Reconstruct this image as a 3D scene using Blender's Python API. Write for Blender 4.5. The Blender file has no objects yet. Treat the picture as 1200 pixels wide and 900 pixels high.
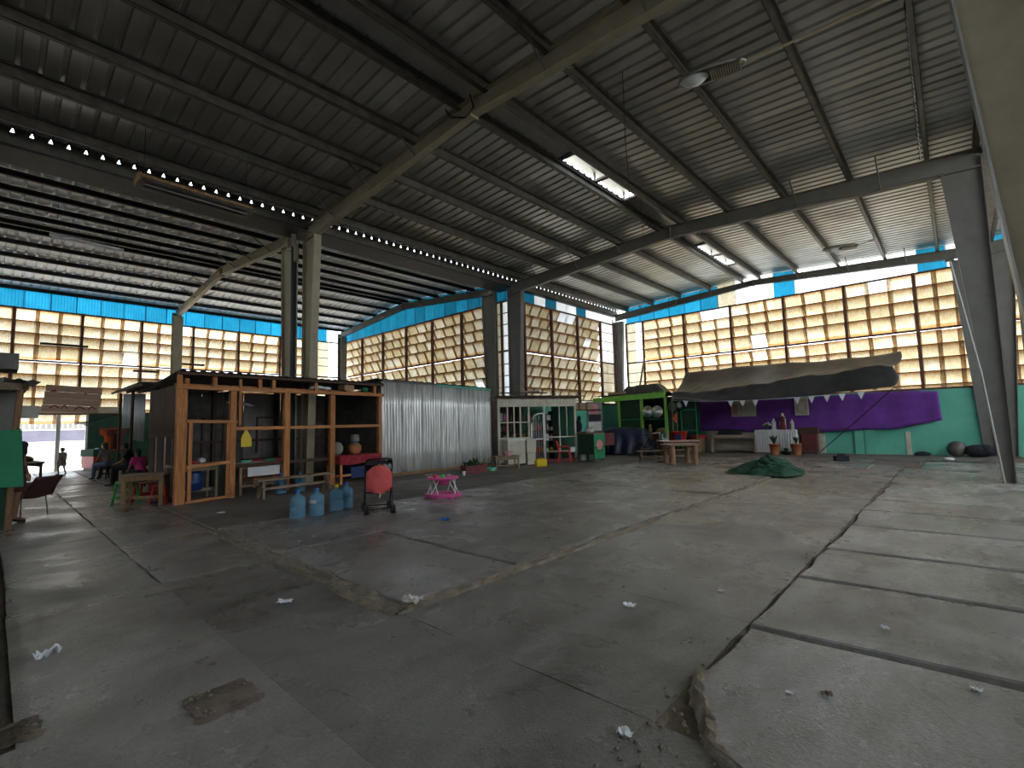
import bpy, math, random
from mathutils import Vector, Matrix, noise
random.seed(7)
S = bpy.context.scene
COL = S.collection
R = math.radians

# ------------------------------------------------------------------ camera
cam = bpy.data.cameras.new('camera'); camo = bpy.data.objects.new('camera', cam); COL.objects.link(camo)
YAW, PIT, ROL, FPX = .7441, .0821, -.0247, 562.27
cam.sensor_width = 36; cam.sensor_fit = 'HORIZONTAL'; cam.lens = FPX * 36 / 1200
cam.clip_start = .05; cam.clip_end = 400
_f = Vector((-math.sin(YAW) * math.cos(PIT), math.cos(YAW) * math.cos(PIT), math.sin(PIT)))
_r = Vector((math.cos(YAW), math.sin(YAW), 0)); _u = _r.cross(_f)
_r2 = _r * math.cos(ROL) + _u * math.sin(ROL); _u2 = _u * math.cos(ROL) - _r * math.sin(ROL)
camo.matrix_world = Matrix(((_r2.x, _u2.x, -_f.x, 0), (_r2.y, _u2.y, -_f.y, 0), (_r2.z, _u2.z, -_f.z, 1.6), (0, 0, 0, 1)))
S.camera = camo
# ------------------------------------------------------------------ sky, sun, exposure
W = bpy.data.worlds.new('sky'); S.world = W; W.use_nodes = True
bg = W.node_tree.nodes['Background']
bg.inputs[0].default_value = (.80, .90, 1.0, 1); bg.inputs[1].default_value = 3.5
sun = bpy.data.lights.new('sun', 'SUN'); sun.energy = 6.0; sun.angle = R(1.5); sun.color = (1, .95, .86)
suno = bpy.data.objects.new('sun', sun); COL.objects.link(suno)
suno.rotation_euler = Vector((.30, -.32, -1)).to_track_quat('-Z', 'Y').to_euler()
S.view_settings.view_transform = 'Standard'; S.view_settings.look = 'None'
S.view_settings.gamma = 1; S.view_settings.use_curve_mapping = False
S.view_settings.exposure = 0.88
S.cycles.use_denoising = True
S.cycles.max_bounces = 10; S.cycles.diffuse_bounces = 6; S.cycles.transmission_bounces = 8
S.cycles.transparent_max_bounces = 12; S.cycles.sample_clamp_indirect = 6

# ------------------------------------------------------------------ helpers
class MB:
    def __init__(s): s.v = []; s.f = []; s.sm = []
    def add(s, v, f, sm=False):
        n = len(s.v); s.v += [tuple(p) for p in v]
        s.f += [tuple(i + n for i in q) for q in f]; s.sm += [sm] * len(f)
        return s
    def hexa(s, p):
        return s.add(p, [(0, 3, 2, 1), (4, 5, 6, 7), (0, 1, 5, 4), (1, 2, 6, 5), (2, 3, 7, 6), (3, 0, 4, 7)])
    def box(s, x0, x1, y0, y1, z0, z1):
        return s.hexa([(x0, y0, z0), (x1, y0, z0), (x1, y1, z0), (x0, y1, z0), (x0, y0, z1), (x1, y0, z1), (x1, y1, z1), (x0, y1, z1)])
    def bar(s, p, q, w, h, up=(0, 0, 1)):
        p = Vector(p); q = Vector(q); d = (q - p).normalized(); up = Vector(up)
        if abs(d.dot(up)) > .97: up = Vector((0, 1, 0)) if abs(d.y) < .9 else Vector((1, 0, 0))
        a = d.cross(up).normalized() * (w / 2); b = a.cross(d).normalized() * (h / 2)
        return s.hexa([p - a - b, p + a - b, p + a + b, p - a + b, q - a - b, q + a - b, q + a + b, q - a + b])
    def tube(s, pts, r, n=8, cap=True):
        pts = [Vector(p) for p in pts]; m = len(pts); rs = r if isinstance(r, (list, tuple)) else [r] * m
        v = []; f = []
        for i, p in enumerate(pts):
            d = (pts[min(i + 1, m - 1)] - pts[max(i - 1, 0)]).normalized()
            up = Vector((0, 0, 1)) if abs(d.z) < .9 else Vector((1, 0, 0))
            a = d.cross(up).normalized(); b = a.cross(d)
            for k in range(n):
                t = 2 * math.pi * k / n
                v.append(p + (a * math.cos(t) + b * math.sin(t)) * rs[i])
        for i in range(m - 1):
            for k in range(n):
                f.append((i * n + k, i * n + (k + 1) % n, (i + 1) * n + (k + 1) % n, (i + 1) * n + k))
        s.add(v, f, True)
        if cap: s.add(v[:n], [tuple(range(n))[::-1]]); s.add(v[-n:], [tuple(range(n))])
        return s
    def lathe(s, prof, n=16, c=(0, 0, 0), sx=1, sy=1):
        v = []; f = []; m = len(prof)
        for r, z in prof:
            for k in range(n):
                t = 2 * math.pi * k / n
                v.append((c[0] + r * math.cos(t) * sx, c[1] + r * math.sin(t) * sy, c[2] + z))
        for i in range(m - 1):
            for k in range(n):
                f.append((i * n + k, i * n + (k + 1) % n, (i + 1) * n + (k + 1) % n, (i + 1) * n + k))
        s.add(v, f, True)
        if prof[0][0] > 1e-4: s.add(v[:n], [tuple(range(n))[::-1]])
        if prof[-1][0] > 1e-4: s.add(v[-n:], [tuple(range(n))])
        return s
    def grid(s, nu, nv, fn, sm=True):
        v = [fn(i / nu, j / nv) for j in range(nv + 1) for i in range(nu + 1)]
        f = [(j * (nu + 1) + i, j * (nu + 1) + i + 1, (j + 1) * (nu + 1) + i + 1, (j + 1) * (nu + 1) + i) for j in range(nv) for i in range(nu)]
        return s.add(v, f, sm)
    def prism(s, poly, z0, z1, inset=0.):
        n = len(poly); cx = sum(p[0] for p in poly) / n; cy = sum(p[1] for p in poly) / n
        v = [(x, y, z0) for x, y in poly] + [(x, y, z1) for x, y in poly]
        f = [tuple(range(n))[::-1], tuple(range(n, 2 * n))] + [(i, (i + 1) % n, n + (i + 1) % n, n + i) for i in range(n)]
        return s.add(v, f)
    def ball(s, c, rx, ry=None, rz=None, n=10, m=7):
        ry = ry or rx; rz = rz or rx
        v = []; f = []
        for j in range(m + 1):
            ph = math.pi * j / m
            for k in range(n):
                t = 2 * math.pi * k / n
                v.append((c[0] + rx * math.sin(ph) * math.cos(t), c[1] + ry * math.sin(ph) * math.sin(t), c[2] - rz * math.cos(ph)))
        for j in range(m):
            for k in range(n):
                f.append((j * n + k, j * n + (k + 1) % n, (j + 1) * n + (k + 1) % n, (j + 1) * n + k))
        return s.add(v, f, True)
    def mesh(s, name, mat=None):
        me = bpy.data.meshes.new(name); me.from_pydata(s.v, [], s.f)
        me.polygons.foreach_set('use_smooth', s.sm); me.validate(); me.update()
        if mat: me.materials.append(mat)
        return me

def link(name, me, parent=None, loc=(0, 0, 0), rz=0., **kw):
    o = bpy.data.objects.new(name, me); COL.objects.link(o)
    o.location = loc; o.rotation_euler = (0, 0, rz)
    if parent: o.parent = parent
    for k, v in kw.items():
        if v is not None: o[k] = v
    return o
def obj(name, mb, mat, parent=None, loc=(0, 0, 0), rz=0., **kw):
    return link(name, mb.mesh(name, mat), parent, loc, rz, **kw)
def thing(name, label, category, loc=(0, 0, 0), rz=0., group=None):
    return link(name, None, None, loc, rz, label=label, category=category, group=group)
def one(name, label, category, mb, mat, loc=(0, 0, 0), rz=0., group=None, **kw):
    return obj(name, mb, mat, None, loc, rz, label=label, category=category, group=group, **kw)
def dup(o, loc=None, rz=None, label=None, group=None, parent=None):
    c = o.copy(); COL.objects.link(c)
    if parent: c.parent = parent
    if loc is not None: c.location = loc
    if rz is not None: c.rotation_euler = (0, 0, rz)
    if label: c['label'] = label
    if group: c['group'] = group
    for ch in list(o.children): dup(ch, parent=c)
    return c
def solid(o, t):
    m = o.modifiers.new('thickness', 'SOLIDIFY'); m.thickness = t; m.offset = 0; return o
def nz(x, y, z=0.): return noise.noise(Vector((x, y, z)))

# ------------------------------------------------------------------ materials
def nodes(name):
    m = bpy.data.materials.new(name); m.use_nodes = True
    t = m.node_tree; b = t.nodes['Principled BSDF']
    return m, t, b
def c4(c): return (c[0], c[1], c[2], 1)
def pm(name, c, c2=None, scale=6., rough=.7, metal=0., bump=0., rand=0., detail=6, stretch=None, bscale=None, spec=.4, lo=.35, hi=.65):
    m, t, b = nodes(name); N = t.nodes; L = t.links
    b.inputs['Roughness'].default_value = rough; b.inputs['Metallic'].default_value = metal
    b.inputs['Specular IOR Level'].default_value = spec
    tc = N.new('ShaderNodeTexCoord'); src = tc.outputs['Object']
    if stretch:
        mp = N.new('ShaderNodeMapping'); mp.inputs['Scale'].default_value = stretch; L.new(src, mp.inputs[0]); src = mp.outputs[0]
    if rand:
        oi = N.new('ShaderNodeObjectInfo'); va = N.new('ShaderNodeVectorMath'); va.operation = 'ADD'
        sc = N.new('ShaderNodeMath'); sc.operation = 'MULTIPLY'; sc.inputs[1].default_value = 40; L.new(oi.outputs['Random'], sc.inputs[0])
        L.new(src, va.inputs[0]); L.new(sc.outputs[0], va.inputs[1]); src = va.outputs[0]
    out = None
    if c2 is not None:
        no = N.new('ShaderNodeTexNoise'); no.inputs['Scale'].default_value = scale; no.inputs['Detail'].default_value = detail
        no.inputs['Roughness'].default_value = .62; L.new(src, no.inputs['Vector'])
        rp = N.new('ShaderNodeValToRGB'); rp.color_ramp.elements[0].position = lo; rp.color_ramp.elements[1].position = hi
        rp.color_ramp.elements[0].color = c4(c); rp.color_ramp.elements[1].color = c4(c2)
        L.new(no.outputs[0], rp.inputs[0]); out = rp.outputs[0]
    if rand:
        hs = N.new('ShaderNodeHueSaturation'); mr = N.new('ShaderNodeMapRange')
        mr.inputs[3].default_value = 1 - rand; mr.inputs[4].default_value = 1 + rand
        L.new(oi.outputs['Random'], mr.inputs[0]); L.new(mr.outputs[0], hs.inputs['Value'])
        if out: L.new(out, hs.inputs['Color'])
        else: hs.inputs['Color'].default_value = c4(c)
        out = hs.outputs[0]
    if out: L.new(out, b.inputs['Base Color'])
    else: b.inputs['Base Color'].default_value = c4(c)
    if bump:
        n2 = N.new('ShaderNodeTexNoise'); n2.inputs['Scale'].default_value = bscale or scale * 3; n2.inputs['Detail'].default_value = 5
        L.new(src, n2.inputs['Vector'])
        bp = N.new('ShaderNodeBump'); bp.inputs['Strength'].default_value = bump; bp.inputs['Distance'].default_value = .02
        L.new(n2.outputs[0], bp.inputs['Height']); L.new(bp.outputs[0], b.inputs['Normal'])
    return m
def wood(name, c, c2, axis=2, rough=.75, rand=.15):
    st = [14, 14, 14]; st[axis] = 1.2
    return pm(name, c, c2, 2.2, rough, bump=.25, rand=rand, stretch=st, bscale=4)

def concrete(name, base, dark, light, rlo=.28, rhi=.7, dirt=(.07, .055, .04)):
    m, t, b = nodes(name); N = t.nodes; L = t.links
    g = N.new('ShaderNodeNewGeometry'); P = g.outputs['Position']
    oi = N.new('ShaderNodeObjectInfo')
    def no(scale, detail=8, rough=.6, vec=P, dist=0):
        n = N.new('ShaderNodeTexNoise'); n.inputs['Scale'].default_value = scale; n.inputs['Detail'].default_value = detail
        n.inputs['Roughness'].default_value = rough; n.inputs['Distortion'].default_value = dist; L.new(vec, n.inputs['Vector']); return n.outputs[0]
    def ramp(v, stops):
        r = N.new('ShaderNodeValToRGB'); e = r.color_ramp.elements
        e[0].position, e[0].color = stops[0][0], c4(stops[0][1]); e[1].position, e[1].color = stops[-1][0], c4(stops[-1][1])
        for p, c in stops[1:-1]:
            x = e.new(p); x.color = c4(c)
        L.new(v, r.inputs[0]); return r.outputs[0]
    def mix(a, c, f):
        x = N.new('ShaderNodeMix'); x.data_type = 'RGBA'
        L.new(a, x.inputs[6])
        if isinstance(c, tuple): x.inputs[7].default_value = c4(c)
        else: L.new(c, x.inputs[7])
        if isinstance(f, float): x.inputs[0].default_value = f
        else: L.new(f, x.inputs[0])
        return x.outputs[2]
    big = ramp(no(.55, 8, .62, dist=.6), [(.3, dark), (.5, base), (.72, light)])
    mp = N.new('ShaderNodeMapping'); mp.inputs['Scale'].default_value = (1.0, .35, 1); mp.inputs['Rotation'].default_value = (0, 0, R(78)); L.new(P, mp.inputs[0])
    streak_glint = ramp(no(3.2, 6, .6, mp.outputs[0]), [(.46, (0, 0, 0)), (.78, (1, 1, 1))])
    col = mix(big, dirt, ramp(no(2.1, 9, .7), [(.5, (0, 0, 0)), (.95, (.4, .4, .4))]))
    col = mix(col, light, mix(streak_glint, (0, 0, 0), .3))  # pale concrete streaks, strengthened in colour to imitate whitish glints
    fine = ramp(no(38, 4, .7), [(.25, (.72, .72, .72)), (.75, (1.2, 1.2, 1.2))])
    mu = N.new('ShaderNodeMix'); mu.data_type = 'RGBA'; mu.blend_type = 'MULTIPLY'; mu.inputs[0].default_value = 1
    L.new(col, mu.inputs[6]); L.new(fine, mu.inputs[7])
    hs = N.new('ShaderNodeHueSaturation'); mr = N.new('ShaderNodeMapRange'); mr.inputs[3].default_value = .84; mr.inputs[4].default_value = 1.14
    L.new(oi.outputs['Random'], mr.inputs[0]); L.new(mr.outputs[0], hs.inputs['Value']); L.new(mu.outputs[2], hs.inputs['Color'])
    L.new(hs.outputs[0], b.inputs['Base Color'])
    rr = N.new('ShaderNodeMapRange'); rr.inputs[1].default_value = .36; rr.inputs[2].default_value = .64
    rr.inputs[3].default_value = rlo; rr.inputs[4].default_value = rhi
    L.new(no(.9, 7, .65, dist=.4), rr.inputs[0]); L.new(rr.outputs[0], b.inputs['Roughness'])
    b.inputs['Specular IOR Level'].default_value = .5
    bp = N.new('ShaderNodeBump'); bp.inputs['Strength'].default_value = .35; bp.inputs['Distance'].default_value = .015
    ad = N.new('ShaderNodeMath'); ad.operation = 'ADD'; L.new(no(5, 8, .7), ad.inputs[0]); L.new(no(60, 3, .6), ad.inputs[1])
    L.new(ad.outputs[0], bp.inputs['Height']); L.new(bp.outputs[0], b.inputs['Normal'])
    return m

def sheet_plastic(name, c, c2, trans=.8, scale=2.5, ribs=0., rand=.12, edge=None):
    """weathered translucent fibreglass: light passes through and is scattered"""
    m = bpy.data.materials.new(name); m.use_nodes = True; t = m.node_tree; N = t.nodes; L = t.links
    N.remove(N['Principled BSDF']); out = N['Material Output']
    g = N.new('ShaderNodeNewGeometry'); oi = N.new('ShaderNodeObjectInfo')
    n = N.new('ShaderNodeTexNoise'); n.inputs['Scale'].default_value = scale; n.inputs['Detail'].default_value = 9; n.inputs['Roughness'].default_value = .7
    L.new(g.outputs['Position'], n.inputs['Vector'])
    r = N.new('ShaderNodeValToRGB'); r.color_ramp.elements[0].position = .33; r.color_ramp.elements[1].position = .66
    r.color_ramp.elements[0].color = c4(c2); r.color_ramp.elements[1].color = c4(c); L.new(n.outputs[0], r.inputs[0])
    hs = N.new('ShaderNodeHueSaturation'); mr = N.new('ShaderNodeMapRange'); mr.inputs[3].default_value = 1 - rand; mr.inputs[4].default_value = 1 + rand
    L.new(oi.outputs['Random'], mr.inputs[0]); L.new(mr.outputs[0], hs.inputs['Value']); L.new(r.outputs[0], hs.inputs['Color'])
    tr = N.new('ShaderNodeBsdfTranslucent'); df = N.new('ShaderNodeBsdfDiffuse'); gl = N.new('ShaderNodeBsdfGlossy'); gl.inputs['Roughness'].default_value = .35
    col = hs.outputs[0]
    if edge:   # grime, ageing and exaggerated overlap dimming, painted along each sheet's lapped edges
        tc = N.new('ShaderNodeTexCoord'); sp = N.new('ShaderNodeSeparateXYZ'); L.new(tc.outputs['Object'], sp.inputs[0])
        def M1(op, a, b_):
            x = N.new('ShaderNodeMath'); x.operation = op
            for i, q in enumerate((a, b_)):
                if q is None: continue
                if isinstance(q, float): x.inputs[i].default_value = q
                else: L.new(q, x.inputs[i])
            return x.outputs[0]
        def mr_(v, a, b_):
            x = N.new('ShaderNodeMapRange'); x.inputs[1].default_value = a; x.inputs[2].default_value = b_; L.new(v, x.inputs[0]); return x.outputs[0]
        n2 = N.new('ShaderNodeTexNoise'); n2.inputs['Scale'].default_value = 7.; n2.inputs['Detail'].default_value = 5; L.new(g.outputs['Position'], n2.inputs['Vector'])
        wob = M1('MULTIPLY', M1('SUBTRACT', n2.outputs[0], .5), .14)
        fx = mr_(M1('ADD', M1('ABSOLUTE', sp.outputs[0], None), wob), .365, .465); ft = mr_(M1('ADD', sp.outputs[2], wob), -.15, -.04); fb = mr_(M1('ADD', sp.outputs[2], wob), -.45, -.54)
        f = M1('MULTIPLY', M1('MAXIMUM', M1('MAXIMUM', fx, ft), fb), .85)
        mc = N.new('ShaderNodeMix'); mc.data_type = 'RGBA'; L.new(f, mc.inputs[0]); L.new(col, mc.inputs[6]); mc.inputs[7].default_value = c4(edge); col = mc.outputs[2]
    L.new(col, tr.inputs[0]); L.new(col, df.inputs[0])
    mx = N.new('ShaderNodeMixShader'); mx.inputs[0].default_value = trans; L.new(df.outputs[0], mx.inputs[1]); L.new(tr.outputs[0], mx.inputs[2])
    m2 = N.new('ShaderNodeMixShader'); m2.inputs[0].default_value = .04; L.new(mx.outputs[0], m2.inputs[1]); L.new(gl.outputs[0], m2.inputs[2])
    if ribs:
        tc = N.new('ShaderNodeTexCoord'); sp = N.new('ShaderNodeSeparateXYZ'); L.new(tc.outputs['Object'], sp.inputs[0])
        a = N.new('ShaderNodeMath'); a.operation = 'MULTIPLY'; a.inputs[1].default_value = ribs; L.new(sp.outputs[0], a.inputs[0])
        s = N.new('ShaderNodeMath'); s.operation = 'SINE'; L.new(a.outputs[0], s.inputs[0])
        bp = N.new('ShaderNodeBump'); bp.inputs['Strength'].default_value = .8; bp.inputs['Distance'].default_value = .02
        L.new(s.outputs[0], bp.inputs['Height'])
        for k in (tr, df, gl): L.new(bp.outputs[0], k.inputs['Normal'])
    L.new(m2.outputs[0], out.inputs[0]); return m

def glass(name, tint=(.9, .95, .95), gl=.12):
    m = bpy.data.materials.new(name); m.use_nodes = True; t = m.node_tree; N = t.nodes; L = t.links
    N.remove(N['Principled BSDF'])
    a = N.new('ShaderNodeBsdfTransparent'); a.inputs[0].default_value = c4(tint); g = N.new('ShaderNodeBsdfGlossy'); g.inputs['Roughness'].default_value = .05
    x = N.new('ShaderNodeMixShader'); x.inputs[0].default_value = gl; L.new(a.outputs[0], x.inputs[1]); L.new(g.outputs[0], x.inputs[2]); L.new(x.outputs[0], N['Material Output'].inputs[0])
    return m

M = {}
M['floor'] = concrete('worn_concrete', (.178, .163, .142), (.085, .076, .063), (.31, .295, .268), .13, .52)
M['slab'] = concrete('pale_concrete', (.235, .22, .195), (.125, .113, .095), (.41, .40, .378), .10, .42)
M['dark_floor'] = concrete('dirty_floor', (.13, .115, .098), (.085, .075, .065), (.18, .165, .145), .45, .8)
M['mortar'] = pm('dirt_joint', (.10, .078, .055), (.19, .15, .105), 5, .95, bump=.9, bscale=18)
M['kerb'] = pm('crumbled_mortar', (.13, .105, .075), (.30, .25, .18), 7, .95, bump=1, bscale=25)
M['steel_shaded'] = pm('shaded_olive_steel', (.135, .128, .108), (.185, .175, .148), 2.2, .55, bump=.05, lo=.3, hi=.7)  # same steel paint, greyed and darkened to imitate the backlit far frames
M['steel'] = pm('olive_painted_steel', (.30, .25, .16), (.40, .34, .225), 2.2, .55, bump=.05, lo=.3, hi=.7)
M['steel_dark'] = pm('dusty_dark_steel', (.10, .092, .075), (.17, .155, .125), 3, .55, .2)
M['steel_edge'] = pm('pale_steel_lit_edge', (.30, .30, .28), (.38, .37, .34), 4, .45, .3)  # pale steel; also paints the lit edge of the near right column
M['purlin'] = pm('galvanised_purlin', (.085, .078, .062), (.15, .136, .108), 4, .5, .3, rand=.1)
M['roof'] = pm('zinc_roof_sheet', (.40, .39, .355), (.53, .515, .475), 1.1, .42, .55, bump=.06, rand=.14, bscale=2)
M['rust'] = pm('rusty_steel', (.16, .085, .04), (.32, .19, .08), 14, .85, bump=.3)
M['rustpaint'] = pm('red_oxide_steel', (.085, .035, .026), (.14, .06, .04), 8, .7)
M['lath'] = pm('rusty_lath', (.16, .08, .035), (.27, .15, .065), 8, .8)
M['fibre'] = sheet_plastic('amber_fibreglass', (.41, .355, .235), (.32, .24, .118), .84, 3.4, 84., edge=(.215, .092, .020))
M['fibre_pale'] = sheet_plastic('pale_fibreglass', (.45, .42, .34), (.38, .305, .175), .86, 3.4, 84., edge=(.27, .135, .038))
M['fibre_flat'] = sheet_plastic('flat_pale_fibreglass', (.33, .305, .235), (.27, .22, .13), .86, 3.4, 84.)
M['fibre_white'] = sheet_plastic('new_clear_fibreglass', (.80, .81, .82), (.66, .68, .71), .95, 2., 84., .04)
M['blue'] = sheet_plastic('blue_translucent_sheet', (.008, .135, .225), (.005, .10, .18), .85, 2., 60., .22)
M['teal'] = pm('teal_wall_paint', (.11, .41, .29), (.15, .49, .355), 1.4, .8, bump=.25, bscale=20)
M['teal_dk'] = pm('dark_green_paint', (.02, .075, .045), (.035, .11, .07), 2, .8)
M['cream'] = pm('cream_paint', (.46, .42, .31), (.58, .54, .42), 3, .8)
M['greywall'] = pm('grey_render', (.16, .15, .135), (.24, .225, .20), 3, .9, bump=.2)
M['timber'] = wood('orange_timber', (.36, .13, .042), (.58, .25, .09))
M['timber_h'] = wood('orange_timber_rail', (.36, .135, .045), (.58, .26, .095), 0)
M['timber_dk'] = wood('dark_plank', (.055, .028, .017), (.10, .052, .03))
M['timber_old'] = wood('old_grey_brown_wood', (.17, .12, .075), (.30, .22, .145), 0)
M['timber_pale'] = wood('pale_worn_wood', (.33, .25, .18), (.48, .39, .29), 0)
M['timber_log'] = wood('raw_wood_post', (.20, .11, .05), (.34, .20, .10))
M['striped'] = pm('red_striped_oilcloth', (.30, .05, .05), (.42, .24, .21), 1.0, .6, stretch=(1, 18, 1), lo=.45, hi=.55)
M['plank_sign'] = wood('weathered_sign_plank', (.30, .19, .13), (.42, .28, .20), 0)
M['zinc'] = pm('corrugated_zinc', (.34, .33, .295), (.80, .79, .75), 2.4, .34, .3, rand=.10, stretch=(7, 7, .35), bump=.05)
M['zinc_pale'] = pm('pale_zinc', (.70, .70, .69), (.85, .85, .84), 2.4, .4, .1, stretch=(7, 7, .5))
M['roof_left'] = pm('lit_zinc_roof_sheet', (.80, .81, .83), (.88, .88, .89), 1.1, .45, .0, bump=.05, rand=.08, bscale=2)  # zinc whitened so its colour carries the light on the left roof
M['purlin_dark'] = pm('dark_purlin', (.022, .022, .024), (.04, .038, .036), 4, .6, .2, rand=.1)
M['tin_old'] = pm('old_tin', (.11, .10, .09), (.21, .195, .17), 3, .6, .5)
M['black'] = pm('black_plastic', (.012, .012, .013), None, rough=.45)
M['blackcloth'] = pm('black_cloth', (.012, .013, .017), (.03, .031, .038), 12, .9)
M['white'] = pm('white_paint', (.72, .72, .70), (.62, .61, .58), 4, .6)
M['white_pl'] = pm('white_plastic', (.74, .75, .76), None, rough=.5)
M['red_pl'] = pm('red_plastic', (.50, .030, .022), None, rough=.4)
M['green_pl'] = pm('green_plastic', (.03, .36, .05), None, rough=.4)
M['pink_pl'] = pm('pink_plastic', (.62, .075, .26), None, rough=.4)
M['yellow_pl'] = pm('yellow_plastic', (.75, .50, .015), None, rough=.4)
M['stall_shade'] = pm('shaded_stall_board', (.06, .055, .048), (.12, .11, .095), 2.5, .9)  # grey board darkened to put the stall's inner shade into the colour
M['blue_pl'] = pm('blue_plastic', (.012, .035, .13), None, rough=.4)
M['bluecap'] = pm('blue_cap', (.02, .10, .40), None, rough=.4)
M['coral'] = pm('coral_fabric', (.70, .115, .105), (.60, .09, .085), 8, .85, bump=.2)
M['redcloth'] = pm('red_flowered_cloth', (.26, .012, .030), (.40, .06, .05), 9, .85, lo=.5, hi=.62)
M['purple'] = pm('purple_cloth', (.125, .034, .235), (.17, .048, .30), 3, .85, bump=.1)
M['greytarp'] = pm('grey_tarpaulin', (.030, .030, .030), (.058, .056, .054), 2.2, .5, bump=.2, bscale=8)
M['navytarp'] = pm('navy_tarpaulin', (.014, .019, .042), (.03, .038, .075), 3, .4, bump=.2)
M['net'] = pm('green_net', (.010, .05, .030), (.05, .13, .075), 9, .9, bump=1, bscale=55)
M['limegreen'] = pm('lime_green_paint', (.23, .52, .075), (.28, .60, .11), 3, .7)
M['midgreen'] = pm('mid_green_paint', (.015, .20, .085), (.022, .25, .11), 3, .6)
M['mesh_green'] = pm('dark_green_screen', (.012, .035, .022), (.03, .07, .04), 14, .85)
M['terracotta'] = pm('terracotta', (.42, .14, .055), (.50, .19, .08), 8, .85)
M['leaf'] = pm('leaf', (.025, .075, .018), (.05, .13, .03), 10, .6, rand=.2)
M['maroon'] = pm('maroon_paint', (.12, .02, .02), (.17, .035, .03), 5, .6)
M['plum'] = pm('plum_plastic', (.075, .030, .030), None, rough=.5)
M['silver'] = pm('aluminium', (.62, .62, .62), None, rough=.35, metal=.9)
M['orange'] = pm('orange_cloth', (.75, .14, .03), None, rough=.85)
M['cardboard'] = pm('cardboard', (.30, .19, .11), (.36, .24, .15), 4, .9)
M['paper'] = pm('paper', (.60, .58, .52), (.50, .47, .41), 5, .9)
M['posterpink'] = pm('pink_print', (.55, .16, .17), (.50, .32, .28), 6, .8)
M['rope'] = pm('rope', (.05, .045, .04), None, rough=.9)
M['wire'] = pm('wire', (.02, .02, .02), None, rough=.7)
M['paleconduit'] = pm('pale_conduit', (.42, .42, .38), None, rough=.5)
M['pane_glass'] = glass('window_glass', (.85, .88, .86), .035)
M['lampglass'] = pm('lamp_glass', (.52, .54, .50), None, rough=.18, spec=.8)
M['skin'] = pm('skin', (.24, .125, .075), None, rough=.6)
M['hair'] = pm('black_hair', (.012, .010, .009), None, rough=.5)
M['denim'] = pm('denim', (.075, .105, .16), (.10, .135, .20), 20, .9)
M['greyshirt'] = pm('grey_green_shirt', (.11, .115, .09), (.14, .145, .12), 10, .9)
M['pinkshirt'] = pm('pink_shirt', (.60, .05, .20), None, rough=.9)
M['darkshirt'] = pm('dark_shirt', (.02, .02, .026), None, rough=.9)
M['beigeshirt'] = pm('beige_dress', (.30, .28, .23), None, rough=.9)
M['brick'] = pm('rubble', (.14, .115, .085), (.24, .20, .15), 10, .95, bump=.6)
M['lilac'] = pm('lilac_grey_paint', (.17, .16, .22), (.21, .20, .27), 2, .85)
M['outside'] = pm('sunlit_yard_concrete', (.58, .55, .50), (.66, .63, .58), .8, .9)
M['bluewater'] = None
m, t, b = nodes('blue_bottle_plastic'); b.inputs['Base Color'].default_value = (.20, .40, .54, 1); b.inputs['Roughness'].default_value = .12
b.inputs['Transmission Weight'].default_value = .45; b.inputs['IOR'].default_value = 1.2; M['bluewater'] = m
# ------------------------------------------------------------------ the building: axes X across, Y along the hall
YA, YB, YC = 6.31, 15.37, 24.43
YN, Y0 = -2.75, -11.8
XM = -6.68                       # main ridge
XLM = -22.45                     # left span ridge
ST = 'structure'

# ground outside
mb = MB(); mb.box(-75, 60, -60, 80, -.3, -.06); obj('ground', mb, M['outside'], kind=ST)

# ---- floor: base, slabs with real joints, crumbled kerbs
floor = link('floor', None, kind=ST)
mb = MB(); mb.box(-29.4, 7.9, Y0, 24.6, -.2, -.022); obj('sub_floor', mb, M['mortar'], floor)
def slab(x0, x1, y0, y1, z=0., mat='floor', gap=.012, jit=.012, poly=None, zb=-.1, bev=.02):
    pts = poly or [(x0 + gap / 2, y0 + gap / 2), (x1 - gap / 2, y0 + gap / 2), (x1 - gap / 2, y1 - gap / 2), (x0 + gap / 2, y1 - gap / 2)]
    out = []
    for i, p in enumerate(pts):
        q = pts[(i + 1) % len(pts)]; L = math.dist(p, q); n = max(1, min(14, int(L / .35)))
        for k in range(n):
            t = k / n; x = p[0] + (q[0] - p[0]) * t; y = p[1] + (q[1] - p[1]) * t
            if k or poly: x += random.uniform(-jit, jit); y += random.uniform(-jit, jit)
            out.append((x, y))
    n = len(out); cx = sum(p[0] for p in out) / n; cy = sum(p[1] for p in out) / n
    ins = [(x + (cx - x) * bev / max(.3, math.dist((x, y), (cx, cy))), y + (cy - y) * bev / max(.3, math.dist((x, y), (cx, cy)))) for x, y in out]
    mb = MB(); v = [(x, y, zb) for x, y in out] + [(x, y, z - bev * .6) for x, y in out] + [(x, y, z) for x, y in ins]
    f = [tuple(range(2 * n, 3 * n))]
    for a in (0, n): f += [(a + i, a + (i + 1) % n, a + n + (i + 1) % n, a + n + i) for i in range(n)]
    mb.add(v, f)
    return obj('slab', mb, M[mat], floor)
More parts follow.
